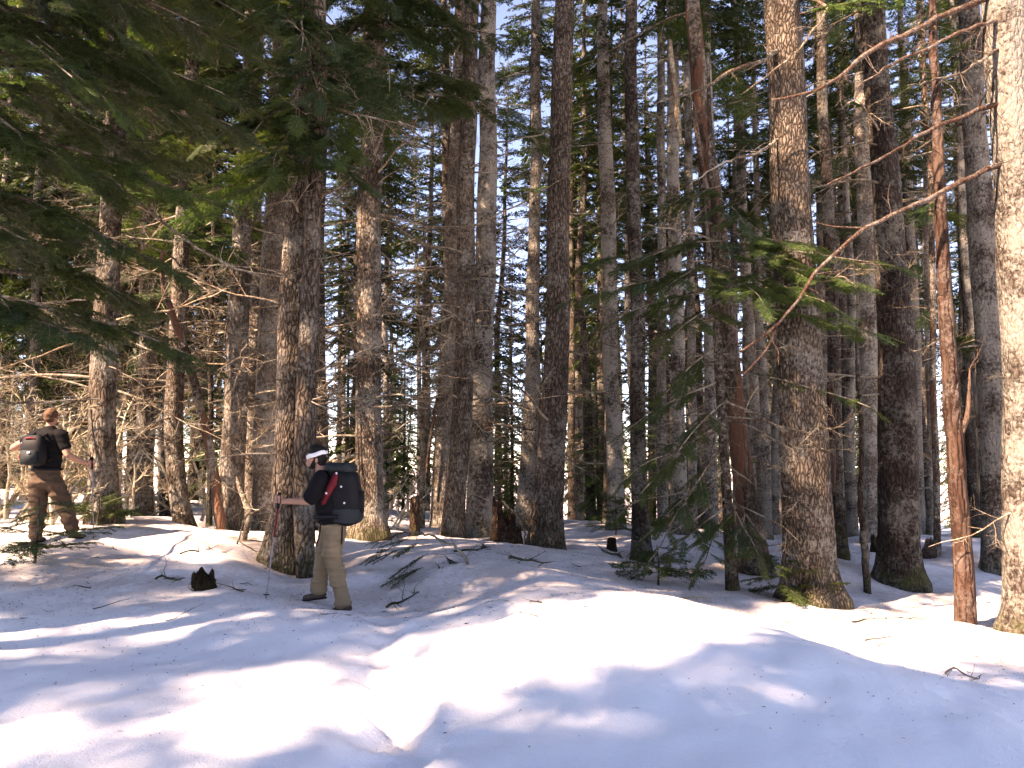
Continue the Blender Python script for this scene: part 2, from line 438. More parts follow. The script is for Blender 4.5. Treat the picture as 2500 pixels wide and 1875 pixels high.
ctrl += [np.array(p, float) for p in [(0,0,0.05),(-4,0,0.15),(4,0,0.0),(0,-6,0.1),(-10,-6,0.5),(10,-6,0),(-9,4,0.6),(8,4,0.0),(-16,8,1.2),(12,8,-0.3),(-16,16,1.0),
         (-10,20,0.6),(-4,24,0.2),(4,24,-0.35),(12,20,-0.6),(18,16,-0.6),(20,28,-1.2),(8,30,-1.0),(-4,30,-0.5),(-16,30,0.3),(0,36,-1.6),(14,38,-2.0),(-14,38,-0.9),(-22,20,1.2),(-20,0,1.2),(18,0,0)]]
ctrl = np.array(ctrl)


def tps_k(r2):
    return 0.5 * r2 * np.log(r2 + 1e-9)


cx, cyy, cz = ctrl.T
n_c = len(ctrl)
A = tps_k((cx[:, None] - cx) ** 2 + (cyy[:, None] - cyy) ** 2) + np.eye(n_c) * 0.35
Pm = np.stack([np.ones(n_c), cx, cyy], 1)
S = np.zeros((n_c + 3, n_c + 3)); S[:n_c, :n_c] = A; S[:n_c, n_c:] = Pm; S[n_c:, :n_c] = Pm.T
W = np.linalg.solve(S, np.concatenate([cz, np.zeros(3)]))

_fr = np.random.RandomState(3)
WAV = [(_fr.uniform(0, 6.28), f, a, _fr.uniform(0, 6.28)) for f, a in
       [(1.1, .022), (1.4, .020), (1.9, .016), (2.6, .012), (3.3, .008), (4.6, .006), (6.1, .004), (8.0, .003), (11, .003), (14, .003), (18, .0028), (23, .0024)] for _ in range(2)]
# boot holes of the walked track, (x, y, heading, depth)
STEPS = [(-1.20,7.35,.2,.05),(-1.02,7.0,.1,.08),(-1.16,6.55,.0,.12),(-0.98,6.2,-.1,.10),(-1.06,5.8,-.2,.16),(-0.80,5.45,-.2,.13),(-0.88,5.10,-.2,.15),(-0.62,4.85,-.15,.15),
         (-0.74,4.55,.1,.16),(-0.52,4.30,.1,.13),(-0.80,4.08,.1,.15),(-0.70,3.75,.1,.15),(-0.95,3.5,.1,.15),(-0.9,3.1,0,.15),
         (-1.75,8.02,1.2,.03),(-1.45,7.75,.9,.04)]


def hz(x, y, fine=True):
    x = np.asarray(x, float); y = np.asarray(y, float)
    sh = x.shape; xf = x.ravel(); yf = y.ravel()
    z = np.empty_like(xf)
    for a in range(0, len(xf), 40000):
        xs = xf[a:a + 40000]; ys = yf[a:a + 40000]
        k = tps_k((xs[:, None] - cx) ** 2 + (ys[:, None] - cyy) ** 2)
        z[a:a + 40000] = k @ W[:n_c] + W[n_c] + W[n_c + 1] * xs + W[n_c + 2] * ys
    # the wooded brow drops away beyond the measured ground
    rr = np.sqrt((xf / 1.0) ** 2 + (yf - 12) ** 2)
    far = -0.02 * np.clip(xf, -40, 40) - 1.3 - 6.0 * (1 - np.exp(-np.clip(yf - 40, 0, None) / 45.0)) + np.where(yf < 0, 1.3, 0) * np.clip(-yf / 15, 0, 1)
    w = np.clip((rr - 24) / 14, 0, 1); w = w * w * (3 - 2 * w)
    z = z * (1 - w) + far * w
    q = np.zeros_like(z)
    for th, f, am, ph in WAV:
        q += am * np.sin(f * (math.cos(th) * xf + math.sin(th) * yf) + ph)
    z = z + q * np.clip((yf - 2) / 3, 0.3, 1)
    if fine:
        for i, (sx, sy, hd, dp) in enumerate(STEPS):
            m = (np.abs(xf - sx) < .8) & (np.abs(yf - sy) < .8)
            dx = xf[m] - sx; dy = yf[m] - sy
            wob = 1 + .14 * np.sin(13 * dx + 3 * i) + .14 * np.sin(17 * dy + 5 * i) + .08 * np.sin(41 * dx + 29 * dy + i)
            u = (dx * math.cos(hd) - dy * math.sin(hd)) / (.13 * wob); v = (dx * math.sin(hd) + dy * math.cos(hd)) / (.22 * wob)
            r2 = np.sqrt(u * u + v * v)
            z[m] += -.6 * dp * np.exp(-r2 ** 2.6 * .8) + dp * .10 * np.exp(-((r2 - 1.4) / .3) ** 2) * np.sin(17 * dx + 13 * dy + i)
        # soft trough where the track is trodden
        m = (yf > 2.5) & (yf < 8.2)
        tx = np.interp(yf[m], [2.5, 4.2, 5.0, 6.0, 7.0, 8.2], [-.9, -.65, -.75, -1.0, -1.1, -1.5])
        z[m] -= .035 * np.exp(-((xf[m] - tx) / .30) ** 2) * np.clip((8.2 - yf[m]) / 2, 0, 1)
        crumb = sum(np.sin(a_ * xf[m] + b_ * yf[m] + c_) for a_, b_, c_ in ((31, 17, 1), (-23, 38, 2), (44, -29, 3), (12, 47, 4), (51, 22, 5)))
        z[m] += .007 * np.clip(crumb - .6, 0, 2.5) * np.exp(-((xf[m] - tx) / .30) ** 4)
    return z.reshape(sh)


def ground(x, y):
    return float(hz(np.array([x]), np.array([y]))[0])


def axis(segs):
    out = [segs[0][0]]
    for a, b, s0, s1 in segs:
        p = a
        while p < b - 1e-6:
            t = (p - a) / max(b - a, 1e-6)
            p = min(b, p + s0 * (1 - t) + s1 * t)
            out.append(p)
    return np.array(out)


gx = axis([(-400, -60, 60, 20), (-60, -12, 6, .8), (-12, -5.2, .5, .07), (-5.2, 6.5, .05, .05), (6.5, 14, .07, .5), (14, 60, .8, 6), (60, 400, 20, 60)])
gy = axis([(-120, -10, 20, 2), (-10, 3.0, 1.0, .12), (3.0, 8.6, .042, .045), (8.6, 16, .06, .16), (16, 40, .25, .9), (40, 90, 1.2, 6), (90, 600, 12, 70)])
GX, GY = np.meshgrid(gx, gy)
GZ = hz(GX, GY)
tree_xy = np.array([[c[0], c[1]] for c in ctrl[:len(TREES)]])
for (tx, ty), t in zip(tree_xy, TREES):      # shallow melt wells round the trunks
    dd = np.sqrt((GX - tx) ** 2 + (GY - ty) ** 2)
    GZ -= 0.09 * np.exp(-(dd / .5) ** 2) - .03 * np.exp(-((dd - .9) / .3) ** 2)
ny, nx = GX.shape
ii = np.arange(ny - 1)[:, None] * nx; jj = np.arange(nx - 1)[None, :]
GF = np.stack([ii + jj, ii + jj + 1, ii + nx + jj + 1, ii + nx + jj], -1).reshape(-1, 4)
GV = np.stack([GX, GY, GZ], -1).reshape(-1, 3)
me = np_mesh('snow_ground', GV, GF, [M_SNOW])
dirt = np.zeros(len(GV))
for tx, ty in tree_xy:
    dirt = np.maximum(dirt, np.exp(-((GV[:, 0] - tx) ** 2 + (GV[:, 1] - ty) ** 2) / 2.2 ** 2))
dirt = np.maximum(dirt, .75 * np.clip((GV[:, 1] - 6.9 + .25 * GV[:, 0] * (GV[:, 0] > 0)) / 1.4, 0, 1))
dirt *= np.clip((GV[:, 1] - 5.0) / 2.0, 0, 1)
for tx, ty in tree_xy:
    dirt = np.maximum(dirt, 1.25 * np.exp(-((GV[:, 0] - tx) ** 2 + (GV[:, 1] - ty) ** 2) / .62 ** 2))
dirt = np.clip(dirt, .05, 1.2)
me.attributes.new('dirt', 'FLOAT', 'POINT').data.foreach_set('value', dirt.astype(np.float32))
snow = link('snow_ground', me)
tag(snow, 'uneven spring snow with dappled shade and scattered needle litter', 'snow', kind='structure')

# ------------------------------------------------------------------ foliage library
def bough_quads(rng, L, droop, width, ntw, nbl, bl, bw, curl=0.25):
    """flat conifer spray along +X: returns diamond quads (N,4,3) and the woody axis / twig polylines"""
    ax = lambda t: np.stack([L * t, .04 * L * np.sin(3 * t + .5) * t, -droop * L * t ** 1.6 + .06 * L * t], -1)
    t = np.linspace(.10, .97, ntw) + rng.uniform(-.01, .01, ntw)
    side = np.where(np.arange(ntw) % 2 == 0, 1.0, -1.0)
    shape = np.clip(np.minimum(t / .30, 1.0) * (1.08 - t) ** .7, .10, 1) * rng.uniform(.35, 1.2, ntw)
    tl = width * shape
    ang = np.radians(rng.uniform(34, 74, ntw)) * side
    base = ax(t)
    tang = ax(np.clip(t + .02, 0, 1.02)) - ax(t - .02)
    tang /= np.linalg.norm(tang, axis=1)[:, None]
    lat = np.cross(np.tile([0, 0, 1.0], (ntw, 1)), tang); lat /= np.linalg.norm(lat, axis=1)[:, None]
    nor = np.cross(tang, lat)
    dirv = np.cos(ang)[:, None] * tang + np.sin(ang)[:, None] * lat
    dz = rng.uniform(-.45, .15, ntw)
    s = (np.arange(nbl) + .6) / nbl
    # twig point
    pt = base[:, None, :] + (tl[:, None] * s)[..., None] * dirv[:, None, :] + (tl[:, None] * s ** 2 * dz[:, None])[..., None] * np.array([0, 0, 1.0])
    sd = np.where(np.arange(nbl) % 2 == 0, 1.0, -1.0)[None, :] * np.ones((ntw, 1))
    a2 = np.radians(rng.uniform(28, 62, (ntw, nbl))) * sd
    perp = np.cross(nor, dirv)
    bd = np.cos(a2)[..., None] * dirv[:, None, :] + np.sin(a2)[..., None] * perp[:, None, :] + rng.uniform(-.30, .20, (ntw, nbl))[..., None] * nor[:, None, :]
    bd /= np.linalg.norm(bd, axis=2)[..., None]
    ln = bl * (1.15 - .55 * s)[None, :] * rng.uniform(.7, 1.3, (ntw, nbl)) * np.clip(tl / (width * .4), .5, 1)[:, None]
    wv = np.cross(bd, nor[:, None, :] + rng.uniform(-.6, .6, (ntw, nbl, 3))); wv /= np.linalg.norm(wv, axis=2)[..., None] + 1e-9
    w2 = bw * rng.uniform(.7, 1.3, (ntw, nbl))
    Q = np.stack([pt, pt + .45 * ln[..., None] * bd + .5 * w2[..., None] * wv, pt + ln[..., None] * bd, pt + .45 * ln[..., None] * bd - .5 * w2[..., None] * wv], 2).reshape(-1, 4, 3)
    # needles hugging twigs: a thin blade along each twig
    e = base + tl[:, None] * dirv + (tl * dz)[:, None] * np.array([0, 0, 1.0])
    m = (base + e) / 2 + np.array([0, 0, 1.0]) * (-.25 * tl * dz)[:, None]
    wq = bw * .35 * perp
    Q2 = np.stack([base, m + wq, e, m - wq], 1)
    Q = np.concatenate([Q, Q2])
    tips = ax(np.linspace(0, 1, 7))
    return Q, tips


def quads_to(mb, Q, mi):
    n = len(Q)
    mb.add(Q.reshape(-1, 3), np.arange(4 * n).reshape(n, 4), mi)


def rot_frame(d, roll=0.0):
    d = Vector(d).normalized()
    up = Vector((0, 0, 1))
    if abs(d.z) > .97: up = Vector((0, 1, 0))
    y = up.cross(d).normalized(); z = d.cross(y)
    M = Matrix((d, y, z)).transposed()
    return M @ Matrix.Rotation(roll, 3, 'X')


# detailed boughs for the near trees
BOUGHS = []
for i in range(6):
    rng = np.random.RandomState(100 + i)
    L = 2.0
    Q, tips = bough_quads(rng, L, rng.uniform(.06, .26), .85, 46, 19, .125, .027)
    mb = MB()
    quads_to(mb, Q, 0)
    # a second, lower layer makes the spray less flat
    Q2, _ = bough_quads(rng, L * .85, rng.uniform(.18, .36), .7, 30, 16, .12, .025)
    quads_to(mb, Q2, 0)
    mb.tube(interp_path(tips, 8), np.linspace(.016, .003, 8), 5, 1)
    BOUGHS.append({nm: mb.mesh('bough', [mt, M_TWIG], False) for nm, mt in (('d', M_NEEDLE), ('l', M_NEEDLE2), ('b', M_NEEDLE3), ('x', M_DEADNEEDLE))})

# coarse boughs merged into whole crowns
CB = []
for i in range(10):
    rng = np.random.RandomState(300 + i)
    Q, tips = bough_quads(rng, 1.0, rng.uniform(.12, .36), .34, 20, 9, .105, .034)
    CB.append((Q, tips))


def crown_mesh(seed, H, Rmax, nl, mt, open_=0.0, conical=1.0):
    rng = np.random.RandomState(seed)
    mb = MB()
    QS = []
    for k in range(nl):
        f = (k + rng.uniform(0, 1)) / nl
        z = H * f ** 1.05
        prof = (1 - f) ** (.75 * conical) * (.55 + .45 * min(1, f / .18))
        r = Rmax * prof * rng.uniform(.6, 1.15) + .15
        if rng.rand() < open_: continue
        Q, tips = CB[rng.randint(len(CB))]
        az = k * 2.39996 + rng.uniform(-.5, .5)
        el = -.30 + .75 * f + rng.uniform(-.18, .18)
        d = (math.cos(az) * math.cos(el), math.sin(az) * math.cos(el), math.sin(el))
        M = np.array(rot_frame(d, rng.uniform(-.5, .5)))
        sc = np.array([r, min(r, .6 * r + .5), r])
        QS.append((Q * sc) @ M.T + np.array([0, 0, z]))
        mb.tube((tips[::2] * sc) @ M.T + np.array([0, 0, z]), np.linspace(.012 * r + .004, .004, 4), 3, 1, False)
    quads_to(mb, np.concatenate(QS), 0)
    return mb.mesh('crown', [mt, M_TWIG], False)


CROWNS = [crown_mesh(500 + i, 14.0, 2.7, 150, [M_CROWN, M_CROWN2, M_CROWN][i % 3], .05) for i in range(5)]
THIN = [crown_mesh(540 + i, 14.0, 2.3, 100, [M_CROWN, M_CROWN2, M_CROWN][i % 3], .15) for i in range(4)]
YOUNG = [crown_mesh(560 + i, 6.0, 1.5, 90, [M_NEEDLE2, M_NEEDLE][i % 2], .0) for i in range(3)]


# ------------------------------------------------------------------ dead limbs
def grow(mb, rng, p0, d0, L, r0, depth, wig, sag, kids, mi=0, nseg=6, up=0.0):
    n = nseg if depth > 1 else max(3, nseg - 2)
    pts = [np.array(p0, float)]; d = np.array(d0, float)
    for i in range(n):
        d = d + rng.normal(0, wig, 3) + np.array([0, 0, -sag + up * (i / n)])
        d /= np.linalg.norm(d)
        pts.append(pts[-1] + d * L / n)
    pts = np.array(pts)
    mb.tube(pts, np.linspace(r0, max(r0 * .25, .0016), n + 1), 5 if depth > 2 else (4 if depth > 1 else 3), mi, False)
    if depth <= 1: return
    nk = kids[len(kids) - depth + 1] if len(kids) - depth + 1 < len(kids) else kids[-1]
    nk = kids[-(depth - 1)] if depth - 1 <= len(kids) else kids[0]
    for k in range(nk):
        t = rng.uniform(.18, .98)
        i = min(int(t * n), n - 1); fr = t * n - i
        q = pts[i] * (1 - fr) + pts[i + 1] * fr
        ax = pts[i + 1] - pts[i]; ax /= np.linalg.norm(ax)
        side = np.cross(ax, rng.normal(0, 1, 3) * np.array([.4, .4, 1.0])); side /= np.linalg.norm(side) + 1e-9
        dd = ax * rng.uniform(.35, .8) + side * rng.choice([-1, 1]) * rng.uniform(.5, 1)
        dd /= np.linalg.norm(dd)
        grow(mb, rng, q, dd, L * rng.uniform(.22, .48) * (1.15 - .6 * t), r0 * .45 * (1.1 - .5 * t), depth - 1, wig * 1.2, sag * .8, kids, mi, nseg, up)


LIMBS = []
for i in range(10):
    rng = np.random.RandomState(700 + i)
    mb = MB()
    grow(mb, rng, (0, 0, 0), (1, 0, .15), 1.9, .020, 3, .10, rng.uniform(.0, .07), [5, 14], 0, 7, rng.uniform(0, .05))
    LIMBS.append({nm: mb.mesh('branch', [mt]) for nm, mt in (('t', M_TWIG), ('w', M_WOOD))})
STUBS = []
for i in range(4):
    rng = np.random.RandomState(750 + i)
    mb = MB()
    grow(mb, rng, (0, 0, 0), (1, 0, .1), .5, .018, 2, .12, .02, [3], 0, 5)
    STUBS.append({'t': mb.mesh('branch', [M_TWIG]), 'w': mb.mesh('branch', [M_WOOD])})


# ------------------------------------------------------------------ trunks
def trunk_mesh(path, r, H, seed, m, seg=20, bark_amp=.0, step=.16):
    """path: world-relative (x,y,z) points from the base up, r: radius at them; extended to height H"""
    rng = np.random.RandomState(seed)
    path = np.asarray(path, float); r = np.asarray(r, float)
    top = path[-1]; dv = (path[-1] - path[max(0, len(path) - 3)]); dv = dv / max(dv[2], .1)
    n = 8
    zs = np.linspace(top[2], H, n)[1:]
    ext = np.array([[top[0] + dv[0] * .5 * (z - top[2]), top[1] + dv[1] * .5 * (z - top[2]), z] for z in zs])
    re = np.interp(zs, [top[2], H], [r[-1], .02])
    path = np.vstack([path, ext]); r = np.concatenate([r, re])
    z0 = -.35
    zz = np.concatenate([[z0], np.arange(-.1, .8, step * .5), np.arange(.8, min(11, H), step), np.linspace(min(11, H) + .3, H, 14)])
    zz = np.unique(zz)
    X = np.interp(zz, path[:, 2], path[:, 0]); Y = np.interp(zz, path[:, 2], path[:, 1]); RR = np.interp(zz, path[:, 2], r)
    for _ in range(int(.45 / step) * 2 + 2):
        for a in (X, Y, RR):
            a[1:-1] = .25 * a[:-2] + .5 * a[1:-1] + .25 * a[2:]
    # slight natural wander
    am = .02 * np.clip(zz / 3, 0, 1)
    X = X + am * np.sin(.9 * zz + rng.uniform(0, 6)) + am * .5 * np.sin(2.1 * zz + rng.uniform(0, 6))
    Y = Y + am * np.sin(.8 * zz + rng.uniform(0, 6))
    th = np.arange(seg) / seg * 2 * math.pi
    TH, ZZ = np.meshgrid(th, zz)
    f = np.ones_like(TH)
    for _ in range(9):
        k = rng.randint(1, 6); f += rng.uniform(.008, .028) * np.sin(k * TH + rng.uniform(-2.4, 2.4) * ZZ + rng.uniform(0, 6.28))
    lob = 1 + .5 * np.sin(rng.randint(3, 6) * TH + rng.uniform(0, 6))
    f += .24 * np.exp(-np.clip(ZZ, 0, None) / .20) * lob
    if bark_amp:
        w = .0
        for _ in range(5):
            w = w + .9 * np.sin(rng.randint(2, 9) * TH + rng.uniform(-7, 7) * ZZ + rng.uniform(0, 6.28))
        nf = int(seg / 4.2)
        rid = np.abs(np.sin(.5 * nf * TH + .55 * w)) ** .6
        brk = np.abs(np.sin(6.5 * ZZ + 1.6 * np.sin(nf * .5 * TH) + w)) ** .4
        f = f + bark_amp / np.maximum(RR[:, None], .05) * (rid * (.6 + .4 * brk) - .6)
    rad = RR[:, None] * f
    V = np.stack([X[:, None] + rad * np.cos(TH), Y[:, None] + rad * np.sin(TH), ZZ], -1).reshape(-1, 3)
    mm = len(zz)
    i = np.arange(mm - 1)[:, None] * seg; j = np.arange(seg)[None, :]; j2 = (j + 1) % seg
    F = np.stack([i + j, i + j2, i + seg + j2, i + seg + j], -1).reshape(-1, 4)
    me = np_mesh('trunk', V, F, [m])
    return me, (zz, X, Y, RR)


def at_height(c, z):
    zz, X, Y, RR = c
    return np.interp(z, zz, X), np.interp(z, zz, Y), np.interp(z, zz, RR)


def put_branch(tree, c, z, az, el, me, sc, name='branch', roll=0.0):
    x, y, r = at_height(c, z)
    d = (math.cos(az) * math.cos(el), math.sin(az) * math.cos(el), math.sin(el))
    o = link(name, me, tree, (x + d[0] * r * .8, y + d[1] * r * .8, z))
    o.rotation_mode = 'QUATERNION'
    o.rotation_quaternion = rot_frame(d, roll).to_quaternion()
    o.scale = (sc, sc, sc)
    return o


TREE = {}
for ti, t in enumerate(TREES):
    d = t['d']; rng = np.random.RandomState(40 + ti)
    pts = np.array([P(x, y, d) for x, y, w in t['p']])
    rad = np.array([w * K / 1875.0 * d / 2 * .97 for x, y, w in t['p']])
    bx, by = pts[0][0], pts[0][1]
    bz = ground(bx, by)
    H = t.get('h', 19 + 10 * rng.rand())
    loc = pts - np.array([bx, by, bz]); loc[0, 2] = min(loc[0, 2], 0.0)
    seg = t.get('seg', 24 if d < 16 else 14)
    big = seg >= 40
    tm, c = trunk_mesh(loc, rad, H, 900 + ti, BARK[t['m']], seg, .016 if big else .008, .055 if seg >= 56 else (.09 if seg >= 40 else .16))
    e = empty('conifer_tree', (bx, by, bz), t['lab'], 'tree')
    link('trunk', tm, e)
    HIGH = t['k'] in ('T5', 'T6', 'T7', 'T9')
    hc = (.46 if t['p'][0][0] < 900 else .56) * H + (5.0 if HIGH else 0) + rng.uniform(-1, 1.0)
    if 'h' in t: hc = H * .6
    x, y, r = at_height(c, hc)
    hr = H - hc
    cr = link('crown', (CROWNS if t['p'][0][0] < 900 else THIN)[ti % 4], e, (x, y, hc), (0, 0, rng.uniform(0, 6.28)), (hr / 14 * rng.uniform(.85, 1.1),) * 2 + (hr / 14,))
    cr['kind'] = 'stuff'
    TREE[t['k']] = (e, c, np.array([bx, by, bz]))
    # dead limbs and a few stubs up the bare trunk
    left = t['p'][0][0] < 1000
    ztop = min(hc + 1, 1.65 + d * .66 + .5)
    nb = int(t['nb'] * (1.7 if left else 1.1))
    for k in range(nb):
        z = rng.uniform(1.6 if left else 2.4, ztop) if rng.rand() < .85 else rng.uniform(1.2, 3)
        az = rng.uniform(0, 6.28); el = rng.uniform(-.45, .25)
        lib = LIMBS if rng.rand() < .8 else STUBS
        put_branch(e, c, z, az, el, lib[rng.randint(len(lib))]['w' if rng.rand() < .35 else 't'], rng.uniform(.55, 1.15) * (1.0 if d > 11 else .7), roll=rng.uniform(-.6, .6))
    # thin living sprays low in the crown
    for k in range(2 if HIGH else ((10 if d < 18 else 6) if t['p'][0][0] < 900 else 4)):
        z = rng.uniform(max(4.0, hc - 4.5), hc + 1.0)
        put_branch(e, c, z, rng.uniform(0, 6.28), rng.uniform(-.4, .1), BOUGHS[rng.randint(6)][rng.choice(['d', 'l', 'b'])], rng.uniform(.6, 1.1), 'bough', rng.uniform(-.5, .5))

# ------------------------------------------------------------------ background stand
BGT = []
for i in range(5):
    rng = np.random.RandomState(1200 + i)
    pth = np.array([(0, 0, 0), (rng.uniform(-.15, .15), 0, 4), (rng.uniform(-.3, .3), 0, 9), (rng.uniform(-.4, .4), 0, 14)])
    BGT.append(trunk_mesh(pth, [.19, .165, .14, .11], 24, 1300 + i, [M_LICHEN, M_DARK, M_BROWN, M_DARK, M_LICHEN][i], 10, 0, .5))
placed = [tuple(p) for p in tree_xy]


def free(x, y, gap):
    return all((x - a) ** 2 + (y - b) ** 2 > gap * gap for a, b in placed)


def bg_tree(rng, x, y, label, group, nb=6, sc=None, hcf=.36, low=True, name='conifer_tree', thin=False):
    z = ground(x, y)
    e = empty(name, (x, y, z), label, 'tree', group)
    i = rng.randint(5)
    tm, c = BGT[i]
    s = sc or rng.uniform(.75, 1.15)
    e.scale = (s, s, s * rng.uniform(.92, 1.08))
    e.rotation_euler = (rng.uniform(-.025, .025), rng.uniform(-.025, .025), rng.uniform(0, 6.28))
    link('trunk', tm, e)
    hc = 24 * (hcf + rng.uniform(-.08, .08))
    xx, yy, r = at_height(c, hc)
    k = link('crown', (THIN if thin else CROWNS)[rng.randint(4)], e, (xx, yy, hc), (0, 0, rng.uniform(0, 6.28)), (rng.uniform(.8, 1.1),) * 2 + ((24 - hc) / 14,))
    k['kind'] = 'stuff'
    if low:
        for q in range(nb):
            put_branch(e, c, rng.uniform(2, hc), rng.uniform(0, 6.28), rng.uniform(-.4, .1), LIMBS[rng.randint(10)]['w' if rng.rand() < .4 else 't'], rng.uniform(.7, 1.2))
    placed.append((x, y))
    return e


rng = np.random.RandomState(77)
cnt = 0; tries = 0
while cnt < 96 and tries < 4000:
    tries += 1
    y = 22 + 40 * rng.rand() ** 1.2
    x = rng.uniform(-.78, .78) * y
    if not free(x, y, 1.7 + .02 * y): continue
    bg_tree(rng, x, y, 'slim conifer of the distant rank with bare lower trunk and dark crown', 'distant conifers of the stand behind', 9, hcf=rng.choice([.22, .32, .40, .46]), thin=x > -.1 * y)
    cnt += 1
for px, d in ((1252, 27), (1268, 38), (1240, 48), (1075, 30), (1410, 29)):
    q = P(px, 1150, d)
    bg_tree(rng, q[0], q[1], 'slim conifer of the distant rank with bare lower trunk and dark crown', 'distant conifers of the stand behind', 9, hcf=.24)
cnt = 0; tries = 0
while cnt < 14 and tries < 2000:      # dark crowns close the stand behind the bare shrubs
    tries += 1
    q = P(rng.uniform(-120, 420), 1150, rng.uniform(17, 27))
    if not free(q[0], q[1], 1.2): continue
    bg_tree(rng, q[0], q[1], 'low branched dark conifer behind the pale bare shrubs', 'low branched conifers behind the bare shrubs', 12, sc=rng.uniform(.7, .95), hcf=.2)
    cnt += 1
cnt = 0; tries = 0
while cnt < 26 and tries < 2000:      # slim poles packed between the big trunks
    tries += 1
    q = P(rng.uniform(1230, 2190), 1150, rng.uniform(17, 30))
    if not free(q[0], q[1], 1.0): continue
    bg_tree(rng, q[0], q[1], 'slim straight grey conifer pole packed between the larger trunks', 'slim poles among the larger trunks', 7, sc=rng.uniform(.62, .85), hcf=.5, thin=True)
    cnt += 1
# far trees beyond the brow
cnt = 0; tries = 0
while cnt < 80 and tries < 3000:
    tries += 1
    y = 62 + 50 * rng.rand(); x = rng.uniform(-.85, .85) * y
    if not free(x, y, 2.6): continue
    bg_tree(rng, x, y, 'small far conifer on the slope falling away beyond the stand', 'far conifers on the falling slope', 0, low=False, hcf=.09)
    cnt += 1


def young_fir(x, y, sc, k, label, name='young_fir', low=0.3):
    z = ground(x, y)
    e = empty(name, (x, y, z), label, 'tree')
    mb = MB(); mb.tube([(0, 0, -.3), (0.02, 0, 2), (0, .03, 4), (0, 0, 6.2)], [.06, .05, .03, .008], 8)
    link('trunk', mb.mesh('trunk', [M_DARK]), e, scale=sc)
    c = link('crown', YOUNG[k], e, (0, 0, low * sc), (0, 0, k * 1.3), (sc, sc, sc))
    c['kind'] = 'stuff'
    placed.append((x, y))


for (px, py, d, sc, k, lab) in [
    (1292, 1150, 23, .85, 0, 'bright green young fir standing between the big flared trunk and the grey spotted one'),
    (1105, 1150, 22, 1.0, 1, 'dark young fir filling the gap behind the rotten snag stump'),
    (1415, 1150, 26, .9, 2, 'pale green young fir behind the dark upright conifer'),
    (745, 1130, 21, 1.0, 1, 'dark young fir in the gap behind the large backpack'),
    (870, 1130, 24, .9, 2, 'young fir behind the tangle of bare branches right of the backpack'),
    (1680, 1160, 30, .9, 0, 'sunny young fir glimpsed left of the thickest plated trunk'),
    (460, 1110, 22, 1.0, 2, 'dark young fir behind the pale bare shrubs'),
    (130, 1090, 21, 1.1, 1, 'dark young fir behind the hiker in brown trousers')]:
    q = P(px, py, d)
    young_fir(q[0], q[1], sc, k, lab)

# the rest of the stand, round and behind the viewpoint, whose crowns dapple the snow
cnt = 0; tries = 0
rng = np.random.RandomState(32)
LIT = [P(*q) for q in [(590,700,13.4),(600,900,10.3),(625,880,10.3),(960,650,16.8),(955,950,16.8),(1210,680,13.3),(1870,600,16.8),(2190,600,8.8),(60,1180,10),(130,1190,9.6),(100,1350,6.8),(420,1440,5.8),(1850,590,9.2),(120,1000,12),(595,620,13.4),(585,800,13.4),(500,900,12.8),(310,900,14.8),
       (300,980,14),(420,950,15),(250,1590,4.6),(1250,1600,4.5),(900,1400,6.2),(2150,1370,8),(1100,1185,13),(900,600,17),(760,600,16)]]


SUNR = 1.5


def in_sun_way(x, y, hc, H):
    for q in LIT:
        for f in np.linspace(0, .8, 9):
            zt = hc + (H - hc) * f
            s_ = (zt - q[2]) / math.tan(SUN_EL)
            if s_ < 0: continue
            if math.hypot(q[0] + SUN_AZ[0] * s_ - x, q[1] + SUN_AZ[1] * s_ - y) < SUNR * (1 - f) ** .75: return True
    return False


STAND = []
while cnt < 47 and tries < 9000:
    tries += 1
    if cnt < 38:      # the sunward side, thickly wooded
        a_ = rng.uniform(7, 30); b_ = rng.uniform(-11, 11)
        x = 1 + SUN_AZ[0] * a_ - SUN_AZ[1] * b_; y = 8 + SUN_AZ[1] * a_ + SUN_AZ[0] * b_
    else:
        x = rng.uniform(-30, 16); y = rng.uniform(-22, 12)
    if y > 0.5 and abs(x) < .70 * y + 2.6: continue
    if x * x + y * y < 4.5 ** 2: continue
    if not free(x, y, 2.2): continue
    if in_sun_way(x, y, 9.5, 24.5): continue
    e_ = bg_tree(rng, x, y, 'tall conifer of the stand around the clearing, its crown dappling the snow', 'conifers of the stand around the clearing', 0, sc=rng.uniform(.9, 1.15), hcf=.40, low=False)
    STAND.append((e_, x, y))
    cnt += 1
SUNR = 2.2
# a few gaps in the sunward stand let the light reach the pale trunks and the bare shrubs
LIT = [P(*q) for q in [(590,640,13.4),(590,760,13.4),(520,900,12.8),(965,640,16.8),(958,800,16.8),(950,1000,16.8),(1208,690,13.3),(120,1000,12),(100,1180,10.1)]]
for e_, x, y in STAND:
    if in_sun_way(x, y, 9.5, 24.5):
        for o_ in list(e_.children) + [e_]: bpy.data.objects.remove(o_)
        cnt -= 1

